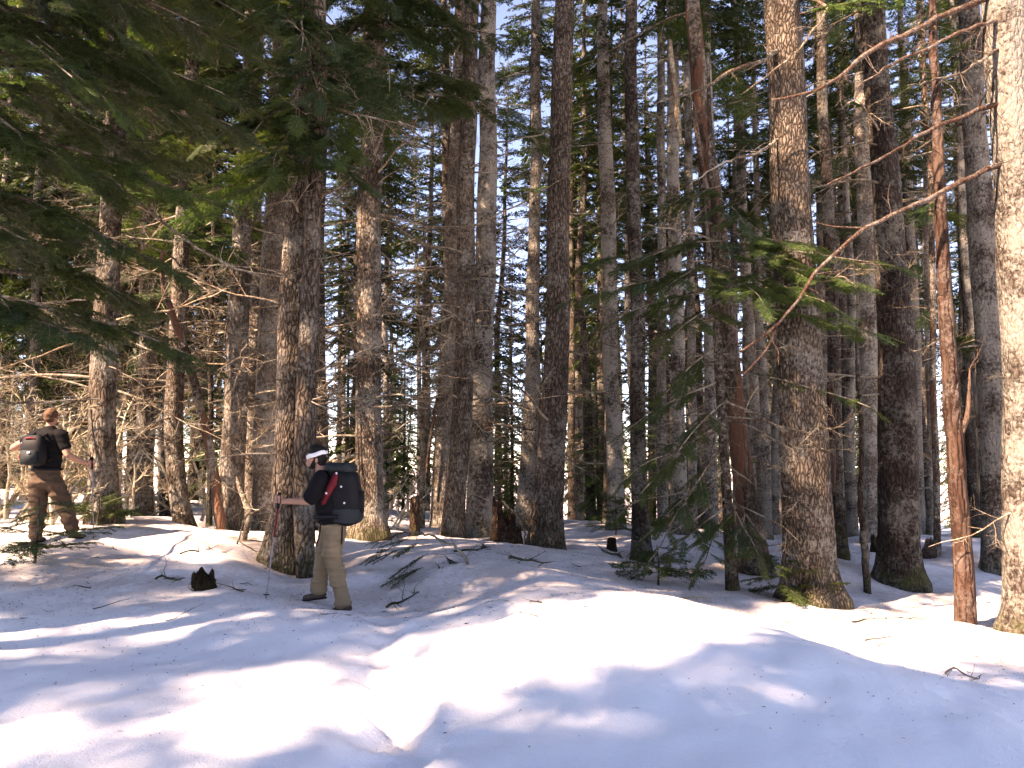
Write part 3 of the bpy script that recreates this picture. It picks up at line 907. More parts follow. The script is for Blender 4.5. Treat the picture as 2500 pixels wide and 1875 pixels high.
# ------------------------------------------------------------------ living boughs near the viewpoint
def limb_with_sprays(e, A, B, var='d', n=8, sc=.75, sag=.10, r0=.022, seed=0, name='limb', droop=.0, start=.15):
    rng = np.random.RandomState(2000 + seed)
    A = np.asarray(A, float); B = np.asarray(B, float)
    base = np.array(e.location)
    L = np.linalg.norm(B - A)
    t = np.linspace(0, 1, 9)
    pts = A + (B - A) * t[:, None]
    pts[:, 2] += sag * L * np.sin(math.pi * t) * .8
    pts[1:-1] += rng.normal(0, .012 * L, (7, 3))
    pts = interp_path(pts, 14)
    mb = MB(); mb.tube(pts - base, np.linspace(r0, .005, 14), 6)
    lm = link(name, mb.mesh(name, [M_TWIG]), e)
    for k in range(n):
        f = start + (1 - start) * (k + .7) / n
        i = min(int(f * 13), 12); fr = f * 13 - i
        q = pts[i] * (1 - fr) + pts[i + 1] * fr
        ax = Vector(pts[i + 1] - pts[i]).normalized()
        lat = Vector((0, 0, 1)).cross(ax).normalized()
        s = 1 if k % 2 else -1
        a = rng.uniform(.45, 1.35) * s if k < n - 1 else 0
        d = ax * math.cos(a) + lat * math.sin(a) + Vector((0, 0, rng.uniform(-.25, .08) - droop))
        o = link('bough', BOUGHS[rng.randint(6)][var if rng.rand() < .8 else rng.choice(['d', 'b'])], lm, q - base)
        o.rotation_mode = 'QUATERNION'
        o.rotation_quaternion = rot_frame(d, rng.uniform(-.4, .4)).to_quaternion()
        k2 = sc * rng.uniform(.7, 1.15) * (1.1 - .45 * f)
        o.scale = (k2, k2, k2)
    return lm


def simple_tree(k, label, d, p, m, h, hc=None, seg=24, name='conifer_tree', crown=True, amp=.008):
    pts = np.array([P(x, y, d) for x, y, w in p]); rad = np.array([w * K / 1875.0 * d / 2 for x, y, w in p])
    bx, by = pts[0][:2]; bz = ground(bx, by)
    e = empty(name, (bx, by, bz), label, 'tree')
    loc = pts - np.array([bx, by, bz]); loc[0, 2] = min(loc[0, 2], 0)
    tm, c = trunk_mesh(loc, rad, h, 3000 + len(TREE), BARK[m], seg, amp, .1)
    link('trunk', tm, e)
    if crown:
        x, y, r = at_height(c, hc)
        q = link('crown', CROWNS[len(TREE) % 5], e, (x, y, hc), None, (.9, .9, (h - hc) / 14)); q['kind'] = 'stuff'
    TREE[k] = (e, c, np.array([bx, by, bz]))
    return e, c


e, c = simple_tree('NL', 'conifer whose broad dark green boughs hang over the hiker in brown trousers', 7.0, [(-270,1265,110),(-268,900,96),(-262,400,88),(-258,0,80)], 'P', 24, 9.5)
ends = [(520,30,8.0,-230,'d'),(380,180,7.0,-20,'d'),(250,60,6.4,-190,'d'),(160,170,6.0,-30,'d'),(500,270,8.2,60,'d'),(330,330,7.6,130,'d'),(230,390,6.8,220,'d'),(430,55,7.6,-150,'d'),(330,120,6.6,-140,'d'),(480,200,8.0,-40,'d'),(230,215,6.2,-60,'l'),(400,250,7.4,90,'d'),(300,20,7.0,-260,'d'),(120,110,6.4,-120,'d'),
        (430,425,7.3,230,'l'),(330,560,7.0,330,'d'),(120,330,6.3,150,'d'),(395,760,7.4,600,'d'),(190,735,6.9,620,'b'),(60,520,6.4,420,'d'),(300,655,7.9,480,'d'),(520,110,8.4,-190,'d'),(160,500,7.6,330,'d')]
for i, (x, y, d, ys, v) in enumerate(ends):
    limb_with_sprays(e, P(-262, ys, 7.0), P(x, y, d), v, 15, .40, .06, .034, i, start=.34)
rng = np.random.RandomState(64)
for key, n in (('T1', 14), ('T2', 14), ('T3', 12), ('T5', 4)):
    e_, c_, b_ = TREE[key]
    for k in range(n):
        put_branch(e_, c_, rng.uniform(4.8, 9.8), rng.uniform(-2.7, -.3), rng.uniform(-.45, .05), BOUGHS[rng.randint(6)][rng.choice(['d', 'd', 'l', 'b'])], rng.uniform(.55, 1.0), 'bough', rng.uniform(-.5, .5))
e = TREE['T8'][0]
for i, (x, y, d, xs, ys, v) in enumerate([(640,250,8.7,645,160,'l'),(590,360,8.9,642,260,'l'),(690,210,8.8,648,120,'b'),(560,420,9.0,640,330,'d'),(650,110,8.8,650,20,'d'),(730,330,9.0,645,250,'l'),(782,392,9.6,642,330,'b'),(690,330,9.3,642,290,'b'),(545,290,9.4,640,230,'d'),(440,310,9.6,640,240,'d'),(720,90,9.6,650,30,'b'),(560,90,9.4,650,0,'d'),(520,180,9.6,650,110,'d'),(470,60,9.8,650,-60,'d'),(600,20,9.4,650,-40,'b')]):
    limb_with_sprays(e, P(xs, ys, 10.5), P(x, y, d), v, 10, .36, .08, .022, 40 + i)
e = TREE['T10'][0]
for i, (x, y, d, xs, ys, v) in enumerate([(600,165,11.4,803,150,'b'),(640,70,11.2,805,70,'b'),(700,215,11.2,802,190,'d'),(1000,175,11.4,803,150,'d'),(1075,75,11.8,806,60,'d'),(930,235,11.3,802,180,'d'),(880,80,11.0,806,40,'d'),(760,110,11.0,805,30,'d'),
                                    (1100,235,11.9,803,200,'l'),(560,240,11.6,802,200,'d'),(850,10,11.2,806,-40,'b'),(690,10,11.2,806,-50,'b'),(960,20,11.4,806,-40,'d'),(1040,-10,11.6,806,-70,'d')]):
    limb_with_sprays(e, P(xs, ys, 12.3), P(x, y, d), v, 11, .44, .06, .028, 60 + i)
# drooping young fir beside the thickest trunk
e, c = simple_tree('T21', 'shaded young fir with drooping boughs beside the thickest plated trunk', 10.0, [(1582,1262,26),(1572,1100,22),(1558,800,20),(1545,600,17),(1535,350,12)], 'D', 6.9, 0, 14, 'young_fir', False, .003)
for i, (x, y, d, ys, v, dr) in enumerate([(1935,575,9.3,545,'l',0),(1840,610,9.1,560,'l',0),(1700,560,9.3,520,'l',0),(1640,640,9.0,580,'l',0),(1760,540,9.2,500,'l',0),(1780,650,9.0,590,'l',0),(1235,645,9.3,590,'d',0),(1370,565,9.6,520,'d',0),(1300,700,9.6,620,'d',0),
     (1440,620,9.1,560,'d',0),(1450,730,9.2,650,'d',.1),(1895,720,9.4,660,'l',0),(1880,880,9.4,800,'d',0),(1400,1215,9.4,960,'d',.15),(1345,1040,9.8,880,'d',.1),(1380,1170,9.8,1010,'d',.1),(1350,930,9.9,820,'d',.1),(1430,860,9.6,740,'d',.2),
     (1510,1230,9.3,1100,'d',.2),(1450,1200,9.5,1090,'d',.1),(1640,1200,9.5,1080,'d',.2),(1450,990,9.4,860,'d',.15),(1330,1120,9.9,900,'d',.3),(1600,470,9.6,430,'d',0),(1480,440,9.7,400,'d',0)]):
    limb_with_sprays(e, P(1556 if ys < 850 else 1572, ys, 10.0), P(x, y, d), v, 8, .36 if ys < 700 else .24, .05, .013, 90 + i, droop=dr)

rng = np.random.RandomState(88)
for k in range(34):
    put_branch(e, c, rng.uniform(.5, 5.2), rng.uniform(0, 6.28), rng.uniform(-.7, .0), LIMBS[rng.randint(10)]['t'], rng.uniform(.45, .85), roll=rng.uniform(-.8, .8))
# small pale fir and the sapling sprig by the hiker
def sapling(px, py, d, h, tips, var, label, seed):
    q = P(px, py, d); z = ground(q[0], q[1])
    e = empty('fir_sapling', (q[0], q[1], z), label, 'sapling')
    mb = MB(); mb.tube([(0, 0, -.15), (.02, 0, h * .5), (.0, .02, h)], [.018, .013, .004], 6)
    link('trunk', mb.mesh('trunk', [M_DARK]), e)
    rng = np.random.RandomState(seed)
    for k in range(tips):
        f = (k + .5) / tips
        az = k * 2.4 + rng.uniform(-.3, .3); el = rng.uniform(-.15, .35)
        dv = (math.cos(az) * math.cos(el), math.sin(az) * math.cos(el), math.sin(el))
        o = link('bough', BOUGHS[rng.randint(6)][var], e, (0, 0, h * (.18 + .8 * f)))
        o.rotation_mode = 'QUATERNION'; o.rotation_quaternion = rot_frame(dv, rng.uniform(-.4, .4)).to_quaternion()
        s = (.5 - .3 * f) * rng.uniform(.8, 1.2) * h ** .3
        o.scale = (s, s, s)
    return e


sapling(75, 1200, 9.0, .75, 13, 'b', 'low dark fir sapling standing in the snow before the hiker in brown trousers', 1)
sapling(1330, 1165, 16.5, .85, 14, 'l', 'small pale green sunlit fir on the snow below the grey spotted conifer', 2)
sapling(1690, 1290, 9.7, .55, 10, 'd', 'little fir sapling against the foot of the thickest plated trunk', 3)
sapling(1420, 1225, 9.9, .5, 9, 'd', 'little fir sapling under the left boughs of the drooping young fir', 4)
sapling(210, 1120, 11.0, .4, 9, 'd', 'tiny fir sapling at the mossy foot of the brown ridged trunk', 5)

# ------------------------------------------------------------------ long dead limbs
def path_limb(e, pts, r0, r1, m, name='limb', twigs=6, seed=0, forks=()):
    rng = np.random.RandomState(4000 + seed)
    base = np.array(e.location)
    mb = MB()
    W_ = interp_path([list(P(x, y, d)) for x, y, d in pts], 26)
    W_[1:-1] += rng.normal(0, .008, (24, 3))
    rr = np.linspace(r0, r1, 26) * (1 + .18 * rng.rand(26))
    mb.tube(W_ - base, rr, 8)
    for f in forks:
        F_ = interp_path([list(P(x, y, d)) for x, y, d in f], 12)
        mb.tube(F_ - base, np.linspace(r1 * 1.3, r1 * .5, 12), 6)
    for k in range(twigs):
        i = rng.randint(4, 25)
        dv = rng.normal(0, 1, 3); dv[2] -= .4; dv /= np.linalg.norm(dv)
        grow(mb, rng, W_[i] - base, dv, rng.uniform(.12, .5), .007, 2, .2, .06, [3], 0, 5)
    return link(name, mb.mesh(name, [m]), e)


e = TREE['T32'][0]
path_limb(e, [(2205,334,9.0),(2100,382,8.9),(2010,428,8.8),(1866,493,8.6),(1754,590,8.5),(1714,666,8.45),(1668,716,8.4),(1601,759,8.4)], .034, .011, M_LIMBRED, seed=1, twigs=9,
          forks=[[(1675,714,8.4),(1657,756,8.35),(1599,817,8.3)], [(1866,493,8.6),(1800,490,8.6),(1760,480,8.7)]])
path_limb(e, [(2190,215,9.0),(2139,230,8.9),(2020,274,8.8),(1956,313,8.7),(1858,367,8.6),(1786,400,8.6)], .030, .010, M_LIMBRED, seed=2, twigs=8)
path_limb(e, [(2170,-20,9.0),(2110,5,8.9),(2024,36,8.8),(1977,65,8.7),(1876,108,8.6),(1812,169,8.6),(1758,202,8.6),(1668,216,8.6)], .042, .013, M_LIMBRED, seed=3, twigs=12)
path_limb(e, [(2175,40,9.0),(2100,60,8.6),(1990,110,8.5),(1920,140,8.4),(1850,190,8.4)], .026, .008, M_LIMBRED, seed=4, twigs=10)
path_limb(e, [(2175,90,9.0),(2080,160,8.5),(1960,185,8.4)], .022, .007, M_TWIG, seed=14, twigs=9)
e = TREE['T23'][0]
path_limb(e, [(1690,100,10.0),(1650,133,9.6),(1578,151,9.5),(1524,191,9.5),(1416,223,9.5)], .034, .010, M_TWIG, seed=5, twigs=12)
path_limb(e, [(1700,-20,10.0),(1794,14,9.5),(1722,112,9.3),(1639,176,9.3),(1600,205,9.3)], .022, .006, M_WOOD, seed=6, twigs=5)
path_limb(e, [(1695,290,10.0),(1640,330,9.6),(1560,350,9.6),(1490,400,9.6)], .024, .007, M_TWIG, seed=7, twigs=8)
e = TREE['NL'][0]
path_limb(e, [(-262,120,7.0),(60,240,7.6),(259,403,8.2),(353,482,8.6),(425,540,9.0),(468,562,9.2),(540,590,9.4),(640,600,9.8)], .028, .008, M_TWIG, seed=8, twigs=12)
path_limb(e, [(-262,560,7.0),(30,590,7.8),(150,600,8.4),(260,560,9.0)], .030, .008, M_WOOD, seed=9, twigs=14)
path_limb(e, [(-262,500,7.0),(0,660,8.0),(120,655,8.6),(230,640,9.2)], .026, .007, M_WOOD, seed=10, twigs=14)
path_limb(e, [(-262,820,7.0),(0,868,9.0),(110,868,10),(215,862,10.6)], .030, .009, M_TWIG, seed=11, twigs=8)
e = TREE['T8'][0]
path_limb(e, [(645,680,10.5),(708,716,11.0),(780,748,11.3),(823,763,11.4),(909,792,11.5),(967,802,11.6)], .030, .007, M_TWIG, seed=12, twigs=9)
e = TREE['T20'][0]
path_limb(e, [(1580,820,12.0),(1520,780,11.2),(1480,830,10.9),(1490,900,10.8)], .022, .006, M_TWIG, seed=13, twigs=8)
e = TREE['T16'][0]
path_limb(e, [(1318,640,19),(1290,760,18.4),(1262,740,18)], .030, .008, M_WOOD, seed=15, twigs=8)
# extra twiggy dead limbs between the left trees
rng = np.random.RandomState(31)
for key, n in (('T1', 16), ('T2', 14), ('T3', 14), ('T5', 14), ('T7', 16), ('T8', 12), ('T9', 12), ('T10', 22), ('T11', 26), ('T12', 20), ('T13', 10)):
    e, c, b = TREE[key]
    for k in range(n):
        z = rng.uniform(1.5, 6.5) if key not in ('T8',) else rng.uniform(3, 7)
        put_branch(e, c, z, rng.uniform(0, 6.28), rng.uniform(-.55, .25), LIMBS[rng.randint(10)]['w' if rng.rand() < .55 else 't'], rng.uniform(.6, 1.15), roll=rng.uniform(-.8, .8))

# peeled strips of bark
def strip(e, pts, w, m, name, seed):
    rng = np.random.RandomState(seed); base = np.array(e.location); mb = MB()
    W_ = interp_path([list(P(x, y, d)) for x, y, d in pts], 14)
    V = []
    for i, q in enumerate(W_):
        ww = w * (.55 + .45 * math.sin(math.pi * (i + 1.5) / 16)) * rng.uniform(.85, 1.1)
        V += [q + np.array([-ww, .02, 0]), q + np.array([0, -.018, 0]), q + np.array([ww, .015, 0]), q + np.array([0, .03, 0])]
    F = []
    for i in range(13):
        for j in range(4):
            F.append([i * 4 + j, i * 4 + (j + 1) % 4, i * 4 + 4 + (j + 1) % 4, i * 4 + 4 + j])
    F += [[3, 2, 1, 0], [52, 53, 54, 55]]
    mb.add(np.array(V) - base, F)
    return link(name, mb.mesh(name, [m]), e)


strip(TREE['T11'][0], [(917,1053,16.6),(925,980,16.6),(936,905,16.65),(947,850,16.7),(955,790,16.75)], .045, M_LIMBRED, 'bark_strip', 1)
strip(TREE['T24'][0], [(1800,1062,12.75),(1801,1000,12.75),(1795,930,12.75),(1796,860,12.78),(1796,800,12.8)], .06, M_RED, 'bark_strip', 2)
strip(TREE['T20'][0], [(1548,520,11.75),(1530,430,11.75),(1512,330,11.75),(1500,240,11.75)], .05, M_LIMBRED, 'bark_strip', 3)
strip(TREE['T20'][0], [(1470,310,11.7),(1463,240,11.7),(1452,140,11.75),(1447,85,11.8)], .05, M_WOOD, 'bark_strip', 4)

# ------------------------------------------------------------------ dead stems, forked red stem
def stem(name, label, cat, pts, m, seg=10, twigs=6, seed=0, part='trunk', lump=.05):
    rng = np.random.RandomState(5000 + seed)
    W_ = np.array([list(P(x, y, d)) + [w * K / 1875 * d / 2] for x, y, w, d in pts])
    base = W_[0][:3].copy(); base[2] = ground(base[0], base[1])
    e = empty(name, base, label, cat)
    W_ = np.vstack([W_[0] * [1, 1, 1, 1] - [0, 0, .3, 0], W_])
    Q = interp_path(W_, 36)
    Q[2:-1, :3] += rng.normal(0, .006, (33, 3))
    mb = MB(); mb.tube(Q[:, :3] - base, Q[:, 3] * (1 + lump * rng.normal(0, 1, 36)), seg)
    link(part, mb.mesh(part, [m]), e)
    for k in range(twigs):
        i = rng.randint(10, 35)
        b = MB(); dv = rng.normal(0, 1, 3); dv[2] = rng.uniform(-.2, .5); dv /= np.linalg.norm(dv)
        grow(b, rng, np.zeros(3), dv, rng.uniform(.25, .8), .009, 3 if rng.rand() < .5 else 2, .2, .0, [3, 5], 0, 5)
        link('branch', b.mesh('branch', [M_WOOD if rng.rand() < .5 else M_TWIG]), e, Q[i, :3] - base)
    return e, base


stem('dead_tree', 'slanting reddish dead stem crossing before the stout brown conifer', 'dead tree', [(481,1157,26,12.4),(462,1020,21,12.4),(440,900,19,12.4),(395,740,17,12.3),(362,655,14,12.2),(348,600,11,12.2),(352,540,8,12.1)], M_PEEL, 12, 12, 1)
stem('dead_tree', 'thin pale leaning pole touching the big flared conifer', 'dead tree', [(1203,1162,8,13.9),(1213,1000,7,13.9),(1222,820,6,13.9),(1228,700,4,13.9)], M_WOOD, 6, 2, 2)
stem('dead_sapling', 'thin black crooked dead sapling left of the thick dark rough trunk', 'dead sapling', [(1873,1258,15,11),(1866,1150,17,11),(1857,1090,11,11),(1863,950,11,11),(1852,780,9,11),(1850,690,5,11)], M_DARK, 10, 8, 3)
stem('bent_sapling', 'short bent dead sapling leaning from the snow beside the twin conifer', 'sapling', [(522,1190,13,10.8),(540,1108,15,10.8),(520,1062,11,10.9),(512,1030,6,11)], M_TWIG, 8, 3, 4)
stem('bent_sapling', 'thin twig like sapling rising slantwise beside the short bent dead sapling', 'sapling', [(508,1186,4,10.6),(530,1115,3.5,10.6),(585,1090,2.5,10.6)], M_TWIG, 5, 3, 5)
stem('bent_sapling', 'slender dead sapling arched over the rotten snag stump', 'sapling', [(1135,1150,4,14.2),(1115,1112,5,14.0),(1086,1083,4,13.6),(1057,1080,2.5,13.4)], M_WOOD, 6, 2, 6)
stem('dead_tree', 'thin dark dead pole right of the cut post stump', 'dead tree', [(912,1138,14,15.5),(914,950,10,15.5),(916,700,8,15.5),(918,480,6,15.5)], M_TWIG, 7, 18, 7)
e, b = stem('red_stem', 'red peeling forked stem standing before the grey trunks', 'dead tree', [(2085,1334,44,9.1),(2082,1240,40,9.1),(2068,1050,37,9.1),(2064,945,37,9.1),(2048,780,32,9.1),(2040,600,28,9.1),(2030,400,24,9.1),(2020,150,19,9.1),(2008,-80,14,9.1),(2000,-400,6,9.1)], M_RED, 16, 9, 8, 'trunk', .03)
F_ = interp_path([list(P(x, y, d)) for x, y, d in [(2066,960,9.1),(2078,930,9.05),(2090,905,9.0),(2093,860,9.0),(2095,800,9.0)]], 14)
mb = MB(); mb.tube(F_ - b, np.linspace(.042, .010, 14), 9)
grow(mb, np.random.RandomState(2), F_[-2] - b, (.1, 0, 1), .5, .01, 2, .15, 0, [4])
link('fork', mb.mesh('fork', [M_RED]), e)

# ------------------------------------------------------------------ stumps
def stump(name, label, px, py, d, rad, h, m, seed, jag=.3, tilt=(0, 0), n=26, flare=.3):
    rng = np.random.RandomState(6000 + seed)
    q = P(px, py, d); z = ground(q[0], q[1])
    th = np.arange(n) / n * 2 * math.pi
    prof = 1 + .12 * np.sin(2 * th + rng.uniform(0, 6)) + .08 * np.sin(5 * th + rng.uniform(0, 6))
    top = h * (1 - jag * (.5 + .5 * np.sin(th + rng.uniform(0, 6))) * rng.uniform(.4, 1, n) - jag * .5 * rng.rand(n) * (rng.rand(n) < .4))
    mb = MB(); V = []
    lv = [-.25, 0, .08, .2, .4, .6, .8, 1.0]
    for f in lv:
        zz = top * max(f, 0) if f >= 0 else np.full(n, -.25)
        r = rad * prof * (1 + flare * math.exp(-max(f, 0) * h / .12)) * (1 - .12 * max(f, 0)) * (1 + .05 * rng.normal(0, 1, n))
        V.append(np.stack([r * np.cos(th) + tilt[0] * zz, r * np.sin(th) + tilt[1] * zz, zz], -1))
    inner = V[-1].copy(); inner[:, :2] = (inner[:, :2] - np.mean(inner[:, :2], 0)) * .62 + np.mean(inner[:, :2], 0); inner[:, 2] = inner[:, 2] * .82 - .02
    V.append(inner)
    k = len(V); V = np.concatenate(V)
    i = np.arange(k - 1)[:, None] * n; j = np.arange(n)[None, :]; j2 = (j + 1) % n
    F = np.stack([i + j, i + j2, i + n + j2, i + n + j], -1).reshape(-1, 4)
    mb.add(V, F)
    c = np.mean(inner, 0) - [0, 0, .05]
    mb.add(np.vstack([inner, c]), [[a, (a + 1) % n, n, n] for a in range(n)])
    e = link(name, mb.mesh(name, [m], False), None, (q[0], q[1], z))
    return tag(e, label, 'stump')


stump('snag_stump', 'tall rotten red brown snag stump with a splintered top between two big conifers', 1090, 1183, 13.0, .21, .86, M_ROT, 1, .75)
stump('snag_stump', 'jagged dark splinter of rotten wood against the splintered snag stump', 1112, 1183, 13.2, .11, .35, M_ROT, 9, .6)
stump('post_stump', 'narrow flat topped brown post stump right of the large backpack', 895, 1158, 12.5, .092, .66, M_ROT, 2, .08, flare=.1)
stump('small_stump', 'small dark jagged stump poking out of the shaded snow before the twin conifer', 440, 1284, 8.5, .105, .22, M_ROT, 3, .7)
stump('bark_slab', 'upright dark splinter of bark beside the small jagged stump', 415, 1281, 8.55, .016, .15, M_ROT, 4, .5)
stump('small_stump', 'little leaning brown stump on the sunlit snow left of the red forked stem', 2005, 1207, 15, .09, .32, M_LIMBRED, 5, .5, (.25, 0))
stump('small_stump', 'small dark cut stub on the snow left of the dark upright conifer', 1322, 1180, 13.6, .07, .24, M_ROT, 6, .15)
stump('small_stump', 'rotten red stump half hidden behind the thick dark rough trunk', 1897, 1184, 14.2, .11, .42, M_ROT, 7, .5)

# ------------------------------------------------------------------ bare pale shrubs
def shrub(px, py, d, h, seed, label, nst=4, lean=0.0, m=None):
    rng = np.random.RandomState(7000 + seed)
    q = P(px, py, d); z = ground(q[0], q[1])
    e = empty('bare_shrub', (q[0], q[1], z), label, 'shrub', None)
    for k in range(nst):
        mb = MB()
        a = rng.uniform(0, 6.28); s = rng.uniform(.25, .75)
        grow(mb, rng, (rng.uniform(-.12, .12), rng.uniform(-.12, .12), -.1), (math.cos(a) * s + lean, math.sin(a) * s, 1.0), h * rng.uniform(.75, 1.15), .026 * h ** .5, 4, .16, -.01, [7, 8, 10], 0, 6)
        link('stem', mb.mesh('stem', [m or M_SHRUB]), e)
    return e


shrub(45, 1120, 11.6, 1.9, 1, 'pale bare shrub leaning behind the bent arm of the hiker in brown trousers', 4, .35)
shrub(165, 1105, 12.2, 2.3, 2, 'tall pale bare shrub left of the brown ridged trunk', 5, .1)
shrub(278, 1112, 14.2, 1.8, 3, 'sunlit bare shrub between the brown ridged trunk and the slim straight one', 4, .1)
shrub(430, 1105, 15.0, 2.3, 4, 'sunlit bare shrub behind the slanting reddish stem', 5, -.2)
shrub(350, 1112, 17, 2.0, 5, 'bare shrub behind the crooked trunk foot', 4, .0)
shrub(838, 1120, 14.5, 1.2, 6, 'small bare whitish shrub just right of the large backpack', 3, .0)
shrub(940, 1125, 18.5, 1.1, 7, 'low whitish bare shrub at the foot of the bright sunlit trunk', 3, .3)
shrub(90, 1085, 15.5, 2.6, 8, 'twiggy bare shrub far behind the hiker in brown trousers', 4, .0)
shrub(110, 1125, 11.2, 1.7, 10, 'pale many stemmed bare shrub close behind the hiker in brown trousers', 5, .2)
shrub(10, 1110, 12.4, 2.2, 11, 'pale bare shrub left of the bent arm of the hiker in brown trousers', 5, .3)
shrub(720, 1100, 15.5, 1.6, 9, 'bare shrub between the hiker head and the brown flared conifer', 3, .0)

# ------------------------------------------------------------------ boughs, twigs and litter on the snow
q = P(1012, 1228, 9.4); z = ground(q[0], q[1])
e = empty('fallen_bough', (q[0], q[1], z), 'fallen green fir bough arched over the snow right of the hiker legs', 'bough')
path_limb(e, [(1016,1240,9.4),(1005,1205,9.4),(985,1180,9.5),(930,1155,9.6),(880,1150,9.7),(835,1160,9.8)], .020, .006, M_TWIG, 'limb', 10, 20)
rng = np.random.RandomState(9)
for (x, y, d, dx) in [(850,1160,9.8,-1),(880,1165,9.7,-1),(905,1172,9.6,-.6),(925,1195,9.5,-.5),(940,1215,9.4,.2),(960,1200,9.45,.3),(870,1185,9.7,-.8),(915,1225,9.3,-.8),(955,1225,9.35,.3),(840,1185,9.7,-.6)]:
    p_ = P(x, y, d) - np.array(e.location)
    o = link('bough', BOUGHS[rng.randint(6)]['b'], e, p_)
    o.rotation_mode = 'QUATERNION'; o.rotation_quaternion = rot_frame((dx, rng.uniform(-.4, .4), -.25), rng.uniform(-.5, .5)).to_quaternion()
    s = rng.uniform(.17, .28); o.scale = (s, s, s)


def ground_stick(name, label, cat, pts, r0, m, seed, twigs=6, lift=.015, group=None):
    """pts: photo points on the snow with distance; the stick lies on the ground with small arches"""
    rng = np.random.RandomState(8000 + seed)
    W_ = np.array([P(x, y, d) for x, y, d in pts])
    Q = interp_path(W_, 12)
    zz = hz(Q[:, 0], Q[:, 1]); Q[:, 2] = zz + lift + np.maximum(0, .03 * np.sin(np.linspace(0, math.pi * 2.5, 12)) * rng.uniform(0, 1.5))
    mb = MB(); base = Q[0].copy()
    mb.tube(Q - base, np.linspace(r0, r0 * .35, 12) * (1 + .15 * rng.rand(12)), 6)
    for k in range(twigs):
        i = rng.randint(2, 11); dv = rng.normal(0, 1, 3); dv[2] = abs(dv[2]) * .35; dv /= np.linalg.norm(dv)
        grow(mb, rng, Q[i] - base, dv, rng.uniform(.1, .35), r0 * .4, 2, .2, .05, [3], 0, 5)
    o = link(name, mb.mesh(name, [m]), None, base)
    return tag(o, label, cat, group)


ground_stick('fallen_branch', 'dark curved fallen branch lying on the snow right of the fallen green bough', 'branch', [(1098,1218,9.7),(1120,1213,9.7),(1150,1215,9.65),(1182,1228,9.5)], .017, M_DARK, 1, 8, .05)
ground_stick('fallen_branch', 'brown fallen branch with a few twigs beside the foot of the leaning mossy trunk', 'branch', [(980,1203,10.6),(1020,1205,10.6),(1060,1200,10.8)], .016, M_DARK, 2, 6)
ground_stick('fallen_branch', 'dark fallen stick in the hollow right of the walking hiker', 'branch', [(835,1310,8.3),(850,1302,8.4),(880,1296,8.6),(905,1290,8.7)], .014, M_DARK, 3, 5)
ground_stick('fallen_branch', 'twiggy fallen branch on the brown mound left of the twin conifer', 'branch', [(388,1190,9.9),(420,1184,10.0),(460,1178,10.2),(490,1180,10.1)], .014, M_DARK, 4, 9)
ground_stick('fallen_branch', 'long dark fallen branch left of the small jagged stump', 'branch', [(335,1258,8.5),(370,1254,8.6),(400,1256,8.6)], .012, M_DARK, 5, 7)
ground_stick('fallen_branch', 'reddish fallen twig with fine side shoots on open sunny snow', 'branch', [(2042,1462,6.3),(2080,1458,6.35),(2110,1470,6.25),(2122,1485,6.1)], .008, M_LIMBRED, 6, 6)
ground_stick('fallen_branch', 'dark fallen branch propped by a stub left of the drooping young fir', 'branch', [(1340,1195,12.0),(1325,1200,11.9),(1300,1206,11.7)], .022, M_DARK, 7, 6, .06)
ground_stick('fallen_branch', 'fine dark fallen branch on the snow just right of the thickest plated trunk', 'branch', [(1805,1218,14),(1830,1213,14.2),(1855,1212,14.3),(1872,1218,14.1)], .015, M_DARK, 8, 7, .03)
ground_stick('fallen_branch', 'tangled fallen branch in the melt hollow before the thick dark rough trunk', 'branch', [(1840,1330,8.7),(1880,1318,8.9),(1930,1315,9.0),(1975,1312,9.1)], .010, M_DARK, 9, 12)

rng = np.random.RandomState(17)
n_tw = 0
while n_tw < 46:
    y = rng.uniform(5.5, 11.5); x = rng.uniform(-.62, .62) * y
    if y < 7 and rng.rand() < .75: continue
    mb = MB(); a = rng.uniform(-.6, .6) + (math.pi if rng.rand() < .5 else 0); L = rng.uniform(.10, .38)
    grow(mb, rng, (0, 0, 0), (math.cos(a), math.sin(a), .02), L, rng.uniform(.004, .008), 2, .18, .0, [3], 0, 5)
    tw = link('fallen_twig', mb.mesh('fallen_twig', [M_DARK if rng.rand() < .7 else M_LIMBRED]), None, (x, y, ground(x, y) + .006))
    tag(tw, 'short dark twig lying on the snow', 'twig', 'short twigs scattered on the snow')
    n_tw += 1

# needle litter and bark crumbs: nobody could count them
rng = np.random.RandomState(23)
n = 24000
y = 4.2 + 10.5 * rng.rand(n) ** .8; x = rng.uniform(-.70, .70, n) * y
near = [p for p in tree_xy if p[1] < 15.5]
k_ = rng.randint(len(near), size=9000); rr_ = np.abs(rng.normal(0, .55, 9000)) + .15; aa_ = rng.uniform(0, 6.28, 9000)
x = np.concatenate([x, np.array(near)[k_, 0] + rr_ * np.cos(aa_)]); y = np.concatenate([y, np.array(near)[k_, 1] + rr_ * np.sin(aa_)]); n = len(x)
keep = (rng.rand(n) < np.clip((y - 5.6) / 2.6, .10, 1)) & (rng.rand(n) < .35 + .65 * (np.sin(1.7 * x + 1) * np.sin(1.3 * y) > -.1))
x, y = x[keep], y[keep]; n = len(x)
z = hz(x, y) + .004
a = rng.uniform(0, 6.28, n); L = rng.lognormal(-4.75, .55, n).clip(.003, .045) * np.where(y > 7, 1.15, .9); w = rng.uniform(.002, .006, n) * (1 + (L > .04))
dx = np.cos(a) * L; dy = np.sin(a) * L; wx = -np.sin(a) * w; wy = np.cos(a) * w
zt = rng.uniform(0, .008, n)
Q = np.stack([np.stack([x - dx, y - dy, z], -1), np.stack([x + wx, y + wy, z + zt], -1), np.stack([x + dx, y + dy, z + .002], -1), np.stack([x - wx, y - wy, z + zt], -1)], 1)
mb = MB(); quads_to(mb, Q, 0)
